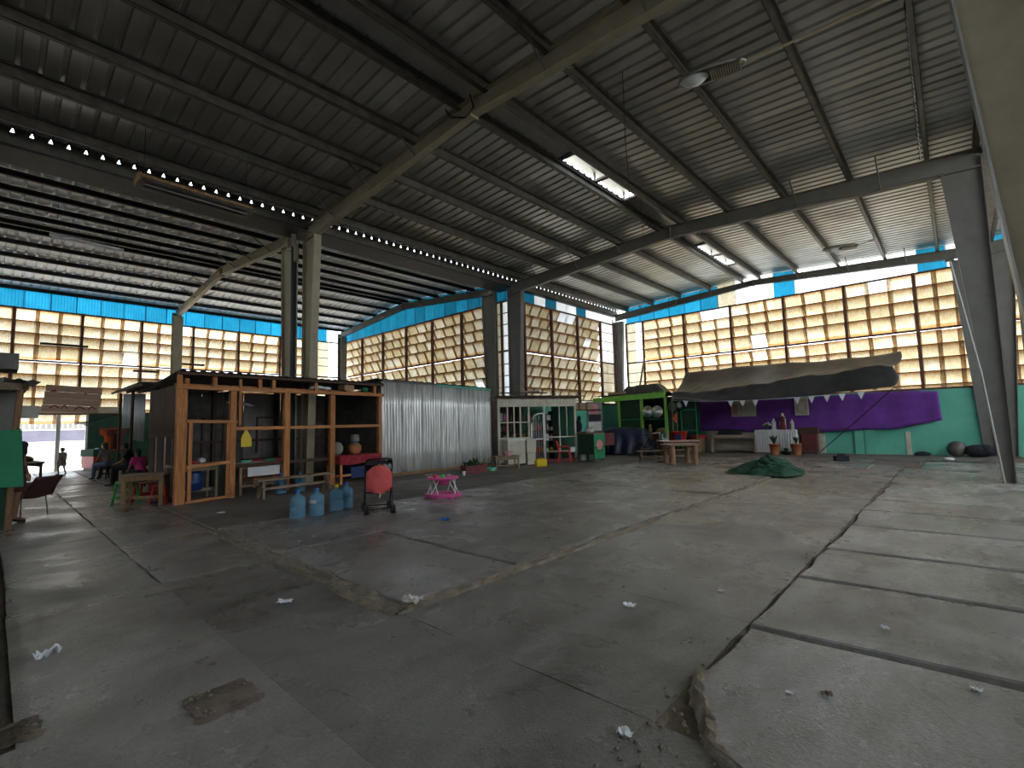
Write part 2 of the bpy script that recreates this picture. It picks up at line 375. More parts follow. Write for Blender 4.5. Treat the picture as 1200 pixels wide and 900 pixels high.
# right platform, pale slabs across
ys = [3.93, 5.42, 6.76, 8.4, 9.88, 11.2, 12.5, 13.9, 15.3, 16.7, 18.1]
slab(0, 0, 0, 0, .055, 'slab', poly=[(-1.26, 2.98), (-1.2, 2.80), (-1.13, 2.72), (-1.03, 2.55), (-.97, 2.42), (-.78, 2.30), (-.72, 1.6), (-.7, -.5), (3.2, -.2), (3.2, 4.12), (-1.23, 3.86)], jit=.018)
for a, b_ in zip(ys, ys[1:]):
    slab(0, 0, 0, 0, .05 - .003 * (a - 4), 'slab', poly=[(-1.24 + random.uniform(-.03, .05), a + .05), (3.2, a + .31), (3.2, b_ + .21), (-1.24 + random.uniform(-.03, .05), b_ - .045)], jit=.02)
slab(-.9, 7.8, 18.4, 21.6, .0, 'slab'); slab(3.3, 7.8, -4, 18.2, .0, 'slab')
# aisle between the two platforms
for a, b_ in ((2.46, 4.1), (4.1, 9.35), (9.35, 14.3), (14.3, 19.2)):
    slab(-3.6, -1.3, a, b_, 0, gap=.012 if a > 4 else .003, bev=.006 if a > 4 else .001)
slab(-9.9, 3, -6, .9, 0, gap=.002, bev=.001, poly=[(-3.66, -6), (3, -6), (3, 1.3), (-6.33, 1.3), (-6.33, .16), (-3.66, .16)], jit=.0)
slab(-3.6, -.74, 1.3, 2.46, 0, gap=.003, bev=.001, jit=.0); slab(-6.33, -3.6, 1.3, 2.46, 0, gap=.003, bev=.001, jit=.0)
# left raised slabs
for a, b_ in ((2.55, 4.05), (4.05, 8.45), (8.45, 10.35), (10.35, 14.25), (14.25, 16.0)): slab(-6.5, -3.72, a, b_, .03 + random.uniform(-.004, .004), 'floor', .05, .02)
for a, b_ in ((2.55, 7.2), (7.2, 10.5), (10.5, 14.5), (14.5, 18)): slab(-8.95, -6.5, a, b_, .028 + random.uniform(-.004, .004), 'floor', .04, .02)
slab(-6.5, -3.72, 16.0, 17.5, .03, 'floor', .05, .02); slab(-6.5, -2.0, 17.5, 19.2, .03, 'slab', .05, .02); slab(-9.0, -6.5, 18, 20.4, .02, 'floor', .05); slab(-6.5, -2.2, 19.2, 21.2, .02, 'floor', .05, .02)
# dirty strip before the stalls, and the far end
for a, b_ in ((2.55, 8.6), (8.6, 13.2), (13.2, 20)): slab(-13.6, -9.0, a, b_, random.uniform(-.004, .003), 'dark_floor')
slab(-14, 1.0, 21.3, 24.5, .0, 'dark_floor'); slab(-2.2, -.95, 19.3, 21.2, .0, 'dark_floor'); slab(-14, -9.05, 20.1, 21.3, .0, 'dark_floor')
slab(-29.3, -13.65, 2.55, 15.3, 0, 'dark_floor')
# walkway to the gate
for a, b_ in ((-29.3, -24), (-24, -18.8), (-18.8, -14.2), (-14.2, -11.9), (-11.9, -9.9), (-9.9, -6.33)):
    for c, d in ((.16, 1.3), (1.3, 2.5)): slab(a, b_, c, d, random.uniform(-.004, .002), 'floor', .02, bev=.008)
slab(-9.4, -3.7, -4, .09, .10, 'floor', .02, .03); slab(-29.3, -9.45, -4, .13, 0, 'floor')
def kerb(p, q, w, h, n, mat='kerb'):
    p = Vector(p); q = Vector(q); d = (q - p).normalized(); s = Vector((-d.y, d.x, 0))
    mb = MB(); L = (q - p).length
    def fn(u, v):
        c = p + d * (u * L); k = nz(u * L * 3.1, v * 4, p.x); e = .5 + .5 * math.sin(math.pi * v)
        x = c + s * ((v - .5) * w * (1 + .45 * nz(u * L * 2, 9, p.y)) + .04 * nz(u * L * 1.3, 3))
        edge = 0 if v in (0, 1) else 1
        return (x.x, x.y, -.02 + edge * h * (.75 + .8 * k))
    mb.grid(n, 6, fn, False); return obj('kerb', mb, M[mat], floor)
kerb((-8.75, 2.5, 0), (-3.62, 2.47, 0), .26, .055, 70); kerb((-3.66, 2.42, 0), (-3.64, 13.7, 0), .16, .05, 110); kerb((-3.64, 13.7, 0), (-3.6, 17.4, 0), .12, .035, 30)
kerb((-6.5, 2.6, 0), (-6.5, 7.0, 0), .09, .040, 40, 'mortar'); kerb((-6.45, 4.06, 0), (-3.8, 4.05, 0), .14, .042, 30, 'mortar'); kerb((-6.5, 7, 0), (-6.5, 16, 0), .07, .036, 60, 'mortar')
kerb((-4.9, 3.2, 0), (-3.8, 3.1, 0), .2, .04, 14); kerb((-1.3, 2.2, 0), (-1.28, 15, 0), .10, .02, 90, 'mortar')
pts = [(-1.27, 3.05), (-1.27, 2.98), (-1.21, 2.80), (-1.14, 2.72), (-1.04, 2.55), (-.98, 2.42), (-.79, 2.30), (-.73, 1.9), (-.72, 1.2)]
mb = MB()
def rim(u, v):
    k = min(len(pts) - 2, int(u * (len(pts) - 1))); f = u * (len(pts) - 1) - k; x = pts[k][0] + (pts[k + 1][0] - pts[k][0]) * f; y = pts[k][1] + (pts[k + 1][1] - pts[k][1]) * f
    return (x - .05 + .10 * v + .025 * nz(u * 22, v * 3), y + .02 * nz(u * 19, v * 3, 4), (-.02, .035, .06, .062, .05)[min(4, round(v * 4))] + .012 * nz(u * 40, v * 5))
mb.grid(60, 4, rim, False); obj('broken_edge', mb, M['kerb'], floor)
mb = MB(); mb.grid(12, 5, lambda u, v: (-4.0 + .28 * u + .04 * nz(u * 5, v * 4), .10 + .16 * v + .04 * nz(u * 6, 3, v), .004 + .012 * nz(u * 6, v * 6)), False); obj('broken_patch', mb, M['mortar'], floor)
# broken patch in the aisle and rubble along the joints
mb = MB(); mb.grid(14, 6, lambda u, v: (-3.52 + .36 * u + .03 * nz(u * 5, v * 4), .84 + .34 * v + .04 * nz(u * 6, 3, v), .004 + .014 * nz(u * 6, v * 6) + .01 * math.sin(math.pi * u)), False)
obj('broken_patch', mb, M['mortar'], floor)
for s in range(26):
    mb = MB(); x = random.uniform(-3.5, -3.2); y = .86 + .3 * random.random() ** 2; r = random.uniform(.008, .022)
    mb.ball((x, y, .012), r, r * .8, r * .6, 5, 3); obj('rubble_stone', mb, M['brick'], floor)
mb = MB()
for s in range(420):
    if s < 130: x, y = random.uniform(-8.6, -3.7), 2.48 + random.gauss(0, .10)
    elif s < 260: x, y = -3.65 + random.gauss(0, .08), random.uniform(2.4, 12)
    elif s < 330: x, y = -1.3 + random.gauss(0, .06), random.uniform(1.2, 9)
    else: x, y = random.uniform(-1.35, -.8), random.uniform(1.6, 2.7)
    r = random.uniform(.005, .017); mb.ball((x, y, .02 if s < 260 else .006), r, r, r * .6, 5, 3)
obj('loose_crumbs', mb, M['brick'], floor, kind='stuff')

# ---- roof
ceil = link('ceiling', None, kind=ST)
PIT_, NR = .29, 4
def roof_mesh(dx, dz, mat):
    mb = MB(); prof = []
    for k in range(NR): prof += [(k * PIT_, 0), (k * PIT_ + .195, 0), (k * PIT_ + .215, .046), (k * PIT_ + .27, .046)]
    prof.append((NR * PIT_ + .03, .001)); n = len(prof); v = []; f = []
    for i in range(3): v += [(dx * i / 2, y, z + dz * i / 2) for y, z in prof]
    for i in range(2): f += [(i * n + k, i * n + k + 1, (i + 1) * n + k + 1, (i + 1) * n + k) for k in range(n - 1)]
    return mb.add(v, f).mesh('roof_sheet', M[mat])
def slope(x0, z0, x1, z1, mat='roof'):
    me = roof_mesh(x1 - x0, z1 - z0, mat); y = Y0
    while y < 24.9:
        link('roof_sheet', me, ceil, (x0, y, z0)); y += PIT_ * NR
ZE, ZR = 8.0, 8.36
slope(-14.06, ZE + .02, -7.0, ZR); slope(1.0, ZE, -6.36, ZR)
slope(-15.02, 8.02, XLM + .3, 8.66, 'roof_left'); slope(-29.6, 8.02, XLM - .3, 8.66, 'roof_left')
slope(1.2, ZE, 7.9, ZR)
def roofz(x):
    if x < -14.7: return 8.02 + .64 * (1 - abs(x - XLM) / 7.2)
    if x < 1.1: return ZE + .36 * (1 - abs(x - XM) / 7.5)
    return ZE + .36 * (1 - abs(x - 8.15) / 7)
def purlin(x, y0=Y0, y1=24.5, h=.26, w=.10, mat='purlin'):
    z = roofz(x) - .005; mb = MB()
    mb.box(-w / 2, w / 2, 0, y1 - y0, -.012, 0).box(-w / 2, w / 2, 0, y1 - y0, -h, -h + .012).box(-w / 2, -w / 2 + .012, 0, y1 - y0, -h, 0)
    mb.box(w / 2 - .01, w / 2, 0, y1 - y0, -h, -h + .03).box(w / 2 - .01, w / 2, 0, y1 - y0, -.03, 0)
    obj('purlin', mb, M[mat], ceil, (x, y0, z))
for x in (-13.3, -11.75, -10.2, -8.62, -7.08, -6.3, -4.78, -3.22, -1.65, -.07, .8): purlin(x)
for x in (-15.3, -16.7, -18.1, -19.5, -20.9, -22.15, -22.75, -24.0, -25.4, -26.8, -28.2, -29.35): purlin(x, h=.15, mat='purlin_dark')
for x in (1.4, 3.0, 4.6, 6.2, 7.7): purlin(x)
# ridge caps; two raised ridge vents with open sides over the main hall
def cap(x, z, y0, y1, w, name='ridge_cap'):
    mb = MB(); mb.hexa([(x - w, y0, z - .06), (x, y0, z), (x, y1, z), (x - w, y1, z - .06), (x - w, y0, z - .052), (x, y0, z + .008), (x, y1, z + .008), (x - w, y1, z - .052)])
    mb.hexa([(x, y0, z), (x + w, y0, z - .06), (x + w, y1, z - .06), (x, y1, z), (x, y0, z + .008), (x + w, y0, z - .052), (x + w, y1, z - .052), (x, y1, z + .008)])
    return obj(name, mb, M['roof'], ceil)
for a, b_ in ((Y0, 9.7), (13.0, 18.5), (22.0, 24.9)): cap(XM, ZR + .07, a, b_, .55)
for a, b_ in ((9.7, 13.0), (18.5, 22.0)):
    cap(XM, ZR + .34, a - .15, b_ + .15, .50, 'ridge_vent_hood')
    for y in (a, (a + b_) / 2, b_):
        mb = MB(); mb.box(XM - .4, XM + .4, y - .06, y + .06, ZR + .0, ZR + .06).box(XM - .4, XM - .36, y - .03, y + .03, ZR, ZR + .29).box(XM + .36, XM + .4, y - .03, y + .03, ZR, ZR + .29); obj('vent_strut', mb, M['steel_dark'], ceil)
cap(XLM, 8.66 + .05, Y0, 24.9, .5)
# valley gutters between the spans
for x in (-14.75, 1.1):
    if x < 0:
        obj('valley_gutter', MB().box(-15.05, -14.07, Y0, 24.5, 7.62, 7.88), M['purlin_dark'], ceil)
        mb = MB(); y = Y0; zf = 8.01    # eave flashing cut with a triangular gap under every rib
        while y < 24.5:
            for a, b_, c_, d in ((0, .20, 0, .232), (.27, .29, .244, .29)):
                mb.add([(-14.05, y + a, 7.92), (-14.05, y + b_, 7.92), (-14.05, y + d, zf), (-14.05, y + c_, zf)], [(0, 1, 2, 3)])
            y += .29
        mb.add([(-14.05, Y0, zf), (-14.05, 24.5, zf), (-14.05, 24.5, 8.1), (-14.05, Y0, 8.1)], [(0, 1, 2, 3)])
        mb.add([(-14.05, Y0, 7.66), (-14.05, 24.5, 7.66), (-14.05, 24.5, 7.92), (-14.05, Y0, 7.92)], [(0, 1, 2, 3)])
        obj('eave_flashing', mb, M['purlin'], ceil); continue
    mb = MB(); mb.box(x - .22, x + .22, Y0, 24.4, 7.60, 7.615).box(x - .22, x - .205, Y0, 24.4, 7.6, 7.84).box(x + .205, x + .22, Y0, 24.4, 7.6, 7.84)
    obj('valley_gutter', mb, M['steel_dark'], ceil)

# ---- steel frames
def beam(name, label, y, x0, x1, zb0, zbm, zt0, ztm, mat='steel', parent=None):
    t = thing(name, label, 'beam', ((x0 + x1) / 2, y, 0)); xm = (x0 + x1) / 2
    for sx, xe in ((-1, x0 - xm), (1, x1 - xm)):
        w = MB(); w.hexa([(0, -.012, zbm), (xe, -.012, zb0), (xe, .012, zb0), (0, .012, zbm), (0, -.012, ztm), (xe, -.012, zt0), (xe, .012, zt0), (0, .012, ztm)])
        obj('web', w, M[mat], t)
        for nm, za, zb in (('bottom_flange', zbm, zb0), ('top_flange', ztm - .02, zt0 - .02)):
            w = MB(); w.hexa([(0, -.09, za), (xe, -.09, zb), (xe, .09, zb), (0, .09, za), (0, -.09, za + .02), (xe, -.09, zb + .02), (xe, .09, zb + .02), (0, .09, za + .02)])
            obj(nm, w, M[mat], t)
        for k in (.25, .5, .75):
            z = zbm + (zb0 - zbm) * k; zt = ztm + (zt0 - ztm) * k; w = MB()
            w.tube([(xe * k, -.05, z + .03), (xe * k, -.75, zt + .16)], .018, 6).tube([(xe * k, .05, z + .03), (xe * k, .75, zt + .16)], .018, 6)
            obj('fly_brace', w, M['steel_dark'], t)
    w = MB(); w.box(-.015, .015, -.1, .1, zbm - .05, ztm); obj('splice_plate', w, M[mat], t)
    return t
def column(label, y, xo, xit, xif, ztop, mat='steel', fw=.22, edge=None):
    """xo outer face, xit inner face at the top, xif inner face at the foot"""
    s = 1 if xit > xo else -1
    t = thing('steel_column', label, 'column', (xo, y, 0)); a = xit - xo; c = xif - xo
    w = MB(); w.hexa([(0, -.012, 0), (c, -.012, 0), (c, .012, 0), (0, .012, 0), (0, -.012, ztop), (a, -.012, ztop), (a, .012, ztop), (0, .012, ztop)]); obj('web', w, M[mat], t)
    w = MB(); w.box(*sorted((0, .02 * s)), -fw / 2, fw / 2, 0, ztop + .25); obj('outer_flange', w, M[mat], t)
    w = MB(); e = -.02 * s; w.hexa([(c + e, -fw / 2, 0), (c, -fw / 2, 0), (c, fw / 2, 0), (c + e, fw / 2, 0), (a + e, -fw / 2, ztop), (a, -fw / 2, ztop), (a, fw / 2, ztop), (a + e, fw / 2, ztop)]); obj('inner_flange', w, M[edge or mat], t)
    w = MB(); w.box(*sorted((0, a)), -fw / 2, fw / 2, ztop - .01, ztop + .01); obj('cap_plate', w, M[mat], t)
    w = MB(); w.box(*sorted((-.06 * s, c + .06 * s)), -fw / 2 - .06, fw / 2 + .06, 0, .03); obj('base_plate', w, M[mat], t)
    return t
P = [('A', YA, 'nearest'), ('B', YB, 'middle'), ('C', YC, 'far end')]
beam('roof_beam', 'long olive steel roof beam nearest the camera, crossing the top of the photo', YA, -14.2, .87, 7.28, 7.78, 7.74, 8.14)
beam('roof_beam', 'shade toned steel roof beam of the middle frame, leading to the right hand column', YB, -14.2, .87, 7.26, 7.73, 7.74, 8.14, mat='steel_shaded')
beam('roof_beam', 'shade toned steel roof beam above the far fibreglass wall behind the grey canopy', YC, -14.2, .87, 7.36, 7.88, 7.74, 8.14, mat='steel_shaded')
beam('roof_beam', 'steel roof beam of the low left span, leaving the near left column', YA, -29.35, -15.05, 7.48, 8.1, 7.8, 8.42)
beam('roof_beam', 'steel roof beam over the blue strip behind the corrugated shack', YB, -29.35, -15.05, 7.48, 8.1, 7.8, 8.42, mat='steel_shaded')
beam('roof_beam', 'steel beam of the neighbouring right span seen past the right columns', YC, 1.2, 7.9, 7.3, 7.7, 7.74, 8.04, mat='steel_shaded')
beam('roof_beam', 'middle steel beam of the neighbouring right span, just past the right column', YB, 1.2, 7.9, 7.3, 7.7, 7.74, 8.04, mat='steel_shaded')
for x0, x1 in ((-14.2, .87), (-29.35, -15.05)): beam('roof_beam', 'steel roof beam of the frame behind the viewer', YN, x0, x1, 7.3, 7.8, 7.74, 8.14)['group'] = 'beams behind the viewer'
column('tall near steel column rising from the timber stall roof', YA, -14.22, -13.45, -13.85, 7.3)
column('steel column standing close behind the cream glazed kiosk', YB, -14.22, -13.40, -13.72, 7.3, 'steel_shaded')
column('steel column in the far left corner beside the lime green stall', YC, -14.4, -13.68, -13.95, 7.3, 'steel_shaded')
column('wide tapered steel column face filling the upper right corner', YA, .87, .13, .70, 7.3, edge='steel_edge')  # inner flange coloured paler to imitate its lit edge
column('tapered steel column with its narrow foot on the right platform', YB, .87, .14, .70, 7.3, 'steel_shaded')
column('tapered steel column at the far wall beside the black sacks', YC, .98, .25, .67, 7.3, 'steel_shaded')
column('left column of the pair rising from the timber stall roof', YA, -15.05, -15.85, -15.55, 7.5)
column('steel column rising behind the corrugated zinc shack', YB, -15.05, -15.86, -15.55, 7.5, 'steel_shaded')
column('thin steel column at the left fibreglass wall, left of the timber stall', YA, -29.4, -28.95, -29.05, 7.5, fw=.4)
column('pale steel column in the bright corner behind the timber stall', YB, -29.4, -28.9, -29.0, 7.5, 'steel_shaded', fw=.4)
column('steel column of the right span standing against the far wall', YC, 1.2, 1.95, 1.5, 7.3, 'steel_shaded')
column('middle steel column of the right span hidden by the tapered column', YB, 1.2, 1.95, 1.5, 7.3, 'steel_shaded')
# downpipes in the valley at the near column pair, pale conduit on the right column
t = thing('downpipe', 'dark rainwater downpipe between the paired near columns', 'pipe', (-14.62, YA - .2, 0))
obj('pipe', MB().tube([(0, 0, .02), (0, 0, 7.2)], .085, 12), M['black'], t)
obj('left_elbow', MB().tube([(0, 0, 6.9), (-.02, 0, 7.15), (-.18, 0, 7.22), (-.36, 0, 7.22), (-.42, 0, 7.32), (-.42, 0, 7.6)], .075, 10), M['steel'], t)
obj('right_elbow', MB().tube([(.16, 0, 6.7), (.16, 0, 7.1), (.10, 0, 7.22), (-.02, 0, 7.26), (-.05, 0, 7.6)], .075, 10), M['steel'], t)
t = thing('conduit', 'thin pale conduit running down the tapered right column', 'pipe', (.1, YB - .25, 0))
obj('tube', MB().tube([(.05, 0, 5.2), (.38, 0, 2.5), (.57, 0, .02)], .022, 8), M['paleconduit'], t)
obj('junction_box', MB().box(-.03, .13, -.06, .06, 5.15, 5.4), M['steel_dark'], t)

# ---- fibreglass louvre walls
def plate(w, h, tilt, curve=.0):
    mb = MB(); mb.grid(2, 2, lambda u, v: ((u - .5) * w, -tilt * (v - 1) , (v - 1) * h + 0 * u))
    return mb
PANE = {k: MB().grid(2, 3, lambda u, v: ((u - .5), .33 * (1 - v) + .012 * math.sin(math.pi * v), -.62 * (1 - v))).mesh('pane', M[k]) for k in ('fibre', 'fibre_pale', 'fibre_white')}
def louvre_wall(name, loc, rz, mull, flat={}, swap={}, clerestory=None, z0=2.55, zt=7.12, zm=4.85, ztop=8.05, batt=(), mix=.25, ctop=lambda u: 8.05):
    t = link(name, None, None, loc, rz, kind=ST)
    rows = []; z = zt
    while z > zm + .3: rows.append(z); z -= .52
    z = zm - .055
    while z > z0 + .1: rows.append(z); z -= .52
    for bi, (a, b_) in enumerate(zip(mull, mull[1:])):
        if bi in flat:
            ks = flat[bi]; n = len(ks); w = (b_ - a) / n
            for i, (k1, k2) in enumerate(ks):
                for k, za, zb in ((k1, zm, zt), (k2, z0, zm)):
                    mb = MB(); mb.grid(2, 2, lambda u, v: ((u - .5) * (w + .03), 0, v * (zb - za))); obj('flat_pane', mb, M[k], t, (a + (i + .5) * w, .06 + .012 * (i % 2), za))
            continue
        w = (b_ - a) / 3
        for ri, z in enumerate(rows):
            for i in range(3):
                k = swap.get((bi, ri, i)) or ('fibre_pale' if random.random() < mix else 'fibre')
                o = link('pane', PANE[k], t, (a + (i + .5) * w + random.uniform(-.012, .012), .05 + .013 * (i % 2), z + random.uniform(-.012, .012)))
                o.scale = (w + .15, random.uniform(.9, 1.1), 1); o.rotation_euler = (random.uniform(-.02, .02), random.uniform(-.012, .012), 0)
    for x in mull:
        mb = MB(); mb.box(-.05, .05, -.045, .03, z0 - .05, zt + .05).box(-.005, .005, .03, .12, z0, zt); obj('mullion', mb, M['rustpaint'], t, (x, 0, 0))
    L0, L1 = mull[0], mull[-1]
    for z, h in ((zt, .07), (zm, .08), (z0 - .02, .1)):
        mb = MB(); mb.box(L0, L1, -.05, .02, z - h / 2, z + h / 2); obj('rail', mb, M['rustpaint'], t)
    for z in rows[1:]:
        if abs(z - zm) < .2: continue
        mb = MB()
        mb.box(L0, L1, .015, .045, z - .03, z + .01); obj('lath', mb, M['lath'], t)
    for (x0, x1, z) in batt:
        mb = MB(); mb.box(x0, x1, -.2, -.06, z - .05, z + .05); obj('batten', mb, M['timber_dk'], t)
    if clerestory:
        x = L0; i = 0; w = .86
        while x < L1 - .05:
            k = clerestory[min(i, len(clerestory) - 1)]; x2 = min(x + w, L1)
            za, zb = ctop(x), ctop(x2)
            if k: obj('clerestory_sheet', MB().add([(x - .02, .09 + .012 * (i % 2), zt), (x2 + .02, .09 + .012 * (i % 2), zt), (x2 + .02, .09 + .012 * (i % 2), zb), (x - .02, .09 + .012 * (i % 2), za)], [(0, 1, 2, 3)]), M[k], t)
            x = x2; i += 1
    return t
Bl, Wt, Pl, FP = 'blue', 'fibre_white', 'fibre_flat', 'fibre_pale'
louvre_wall('window_1', (-29.45, 0, 0), R(90), [-2.7, -1.75, .47, 2.68, 4.9, 7.1, 9.3, 11.55, 13.8, 15.3], flat={0: [(Pl, Pl)], 8: [(Pl, Pl), (Wt, Wt)]}, clerestory=[Wt, Wt, Wt] + [Bl] * 17 + [Wt] * 2, mix=.75,
    swap={(5, 6, 0): Wt, (4, 0, 2): Wt, (3, 3, 2): Wt}, batt=((1.3, 2.9, 5.62), (6.2, 7.6, 5.1), (4.6, 5.6, 4.62)))
louvre_wall('window_2', (0, 15.55, 0), 0, [-29.3, -27, -24.65, -22.3, -19.95, -17.62, -15.5, -14.85, -14.25], flat={6: [(Pl, Pl)], 7: [(Wt, Wt)]}, clerestory=[Bl] * 20, mix=.45, swap={(5, 6, 1): Wt}, ctop=lambda u: roofz(max(min(u, -15.2), -29.4)))
louvre_wall('window_3', (-14.2, 0, 0), R(90), [15.5, 16.37, 18.4, 20.6, 22.8, 24.2], flat={0: [(Pl, Pl)], 4: [(Wt, Pl), (Wt, Pl)]}, clerestory=[Bl, Bl, Wt, Bl, Wt, Wt, Bl, Wt, Wt, Wt], mix=.6, swap={(2, 0, 1): Wt, (2, 0, 2): Wt, (3, 2, 1): Wt, (3, 8, 1): Wt, (2, 8, 0): Wt, (2, 8, 2): Wt, (3, 8, 0): Wt})
louvre_wall('window_4', (0, 24.58, 0), 0, [-13.6, -12.55, -10.22, -7.85, -5.5, -3.17, -.86, .95], flat={0: [(Pl, Pl), (Wt, Pl)]}, clerestory=[Bl] * 6 + [Pl, Wt, Wt, Bl] + [Wt] * 5 + [Bl, Wt, Wt], mix=.2,
    swap={(2, 0, 1): Wt, (2, 0, 2): Wt, (2, 1, 2): FP, (3, 3, 1): Wt, (3, 0, 0): FP, (5, 0, 1): Wt, (5, 0, 0): FP, (5, 0, 2): FP, (6, 0, 0): FP, (6, 0, 2): Wt}, ctop=roofz)
louvre_wall('window_5', (0, 24.6, 0), 0, [1.1, 3.0, 5.3, 7.8], clerestory=[Bl, Wt, Wt, Bl] * 5, mix=.2, ctop=roofz)

# ---- low walls under the fibreglass
def wall(name, x0, x1, y0, y1, z0, z1, mat): return obj(name, MB().box(x0, x1, y0, y1, z0, z1), M[mat], kind=ST)
wf = wall('wall_far', -14.4, 1.0, 24.45, 24.65, -.1, 2.5, 'teal')
def on_wall(name, x0, x1, z0, z1, d, mat): return obj(name, MB().box(x0, x1, 24.45 - d, 24.452, z0, z1), M[mat], wf)
on_wall('cream_panel', -9.3, -5.0, 0, 1.0, .02, 'cream'); on_wall('cream_pilaster', -4.5, -4.22, 0, 1.05, .08, 'cream')
on_wall('pilaster', -3.17, -2.85, 0, 1.0, .10, 'teal'); on_wall('pilaster', -2.82, -2.46, 0, 1.0, .10, 'teal'); on_wall('white_stripe', -1.52, -1.37, 0, .9, .02, 'cream')
wall('wall_right_far', 1.0, 7.9, 24.45, 24.65, -.1, 2.5, 'teal')
on2 = wall('wall_left_inner', -14.35, -14.15, 15.4, 24.45, -.1, 2.5, 'teal')
wall('wall_left_back', -29.4, -14.2, 15.45, 15.6, -.1, 2.5, 'greywall')
wall('wall_left', -29.55, -29.4, 3.05, 15.45, -.1, 2.5, 'teal_dk'); wall('wall_left_front', -29.55, -29.4, -2.75, .62, -.1, 2.5, 'greywall')
wall('trim_1', -29.5, -29.3, .5, 4.6, 2.55, 2.85, 'cream')
wall('unseen_wall_near', -29.5, 8, -12.0, -11.8, -.1, 7.0, 'greywall'); wall('unseen_wall_right', 7.9, 8.05, 4.0, 24.6, -.1, 4.2, 'greywall'); wall('unseen_wall_right_near', 7.9, 8.05, -12, 4.0, -.1, 7.6, 'greywall')  # unseen walls, their heights and gaps shaped to control the daylight inside
wall('wall_left_rear', -29.6, -29.45, -11.8, -2.75, -.1, 8.0, 'greywall')
# gate in the left wall: white posts, and the yard fence beyond
g = link('door_1', None, None, (-29.45, .62, 0), 0, kind=ST)
for y, w in ((0.04, .08), (1.42, .14), (2.38, .08)): obj('gate_post', MB().box(-.06, .06, y - w / 2, y + w / 2, -.05, 2.5), M['white'], g)
t = thing('yard_fence', 'white yard fence with arched bars outside the bright gateway', 'fence', (-37, 0, -.06))
obj('fence_wall', MB().box(-.1, .1, -4, 9, 0, 1.3), M['white'], t); obj('grey_band', MB().box(-.11, .11, -4, 9, 1.3, 1.9), M['lilac'], t)
obj('coping', MB().box(-.14, .14, -4, 9, 1.9, 1.97), M['white'], t); obj('top_rail', MB().box(-.03, .03, -4, 9, 2.62, 2.68), M['white'], t)
bar_me = MB().tube([(0, 0, 1.97), (0, 0, 2.64)], .022, 6).mesh('picket', M['white'])
arch_me = MB().tube([(0, .11 * math.cos(a), 2.42 + .14 * math.sin(a)) for a in [math.pi * k / 8 for k in range(9)]], .015, 5).mesh('arch', M['white'])
t2 = thing('far_house', 'dim grey house wall across the road outside the gateway', 'house', (-46, 0, -.06)); obj('house_wall', MB().box(-.2, .2, -14, 20, 0, 5.5), M['greywall'], t2); obj('house_roof', MB().bar((0, -14, 5.6), (0, 20, 5.6), 2, .2), M['tin_old'], t2)
y = -1.0
while y < 6.5:
    link('picket', bar_me, t, (0, y, 0)); link('arch', arch_me, t, (0, y + .11, 0)); y += .22
# ------------------------------------------------------------------ timber stall (front along local x, depth along local y)
def frame_of(ax, ay, bx, by): return math.atan2(by - ay, bx - ax)
TSX, TSY = -12.68, 2.87
TSR = frame_of(-12.68, 2.87, -13.3, 8.32)
t = thing('timber_stall', 'open orange timber framed stall with dark plank end, standing beside the zinc shack', 'stall', (TSX, TSY, 0), TSR)
D, LN = 2.85, 5.48
UP = [(0.0, .20), (1.08, .13), (2.42, .15), (3.76, .15), (5.42, .11)]
for u, w in UP: obj('post', MB().box(u - w / 2, u + w / 2, -.05, .06, 0, 2.66), M['timber'], t)
obj('post', MB().box(1.20, 1.26, -.06, .0, 1.72, 2.84), M['timber'], t)
obj('door_stile', MB().box(.14, .21, -.07, -.02, .05, 1.82), M['timber'], t); obj('door_stile', MB().box(.93, 1.0, -.07, -.02, .05, 1.82), M['timber'], t)
obj('header', MB().box(-.12, LN + .05, -.10, .02, 2.55, 2.63), M['timber_h'], t)
obj('rail', MB().bar((.08, -.07, 1.83), (1.16, -.07, 1.80), .05, .07), M['timber_h'], t); obj('rail', MB().bar((.1, -.08, .80), (1.0, -.08, .86), .04, .07), M['timber_h'], t)
obj('rail', MB().bar((.1, -.07, .04), (1.1, -.07, .06), .05, .06), M['timber_h'], t)
for a, b_ in ((1.14, 2.36), (2.48, 3.70), (3.82, 5.38)): obj('rail', MB().box(a, b_, -.05, .0, 1.60, 1.68), M['timber_h'], t); obj('rail', MB().box(a, b_, .0, .05, .70, .78), M['timber_dk'], t)
for u, h in ((-.02, 2.92), (.12, 2.8), (.7, 2.9), (1.75, 2.9), (2.1, 2.9), (3.3, 2.9), (4.3, 2.9), (5.3, 2.95)): obj('stub', MB().box(u - .045, u + .045, .05, .13, 2.6, h), M['timber'], t)
obj('loft_rail', MB().box(-.05, LN, .25, .32, 2.64, 2.70), M['timber_h'], t); obj('eave_rail', MB().box(-.08, LN + .1, -.02, .08, 2.88, 2.95), M['timber_dk'], t)
for i in range(7):
    mb = MB(); x0 = -.10 + i * .80; sh = .35 if i == 0 else 0
    mb.grid(16, 1, lambda u, v: (x0 + u * .84 + sh * v * (1 - u), -.12 + v * (D + .2), 2.97 - .18 * v + .018 * math.sin(u * 16 * math.pi / 2) + .006 * (i % 2)), False); solid(obj('roof_sheet', mb, M['tin_old'], t), .004)
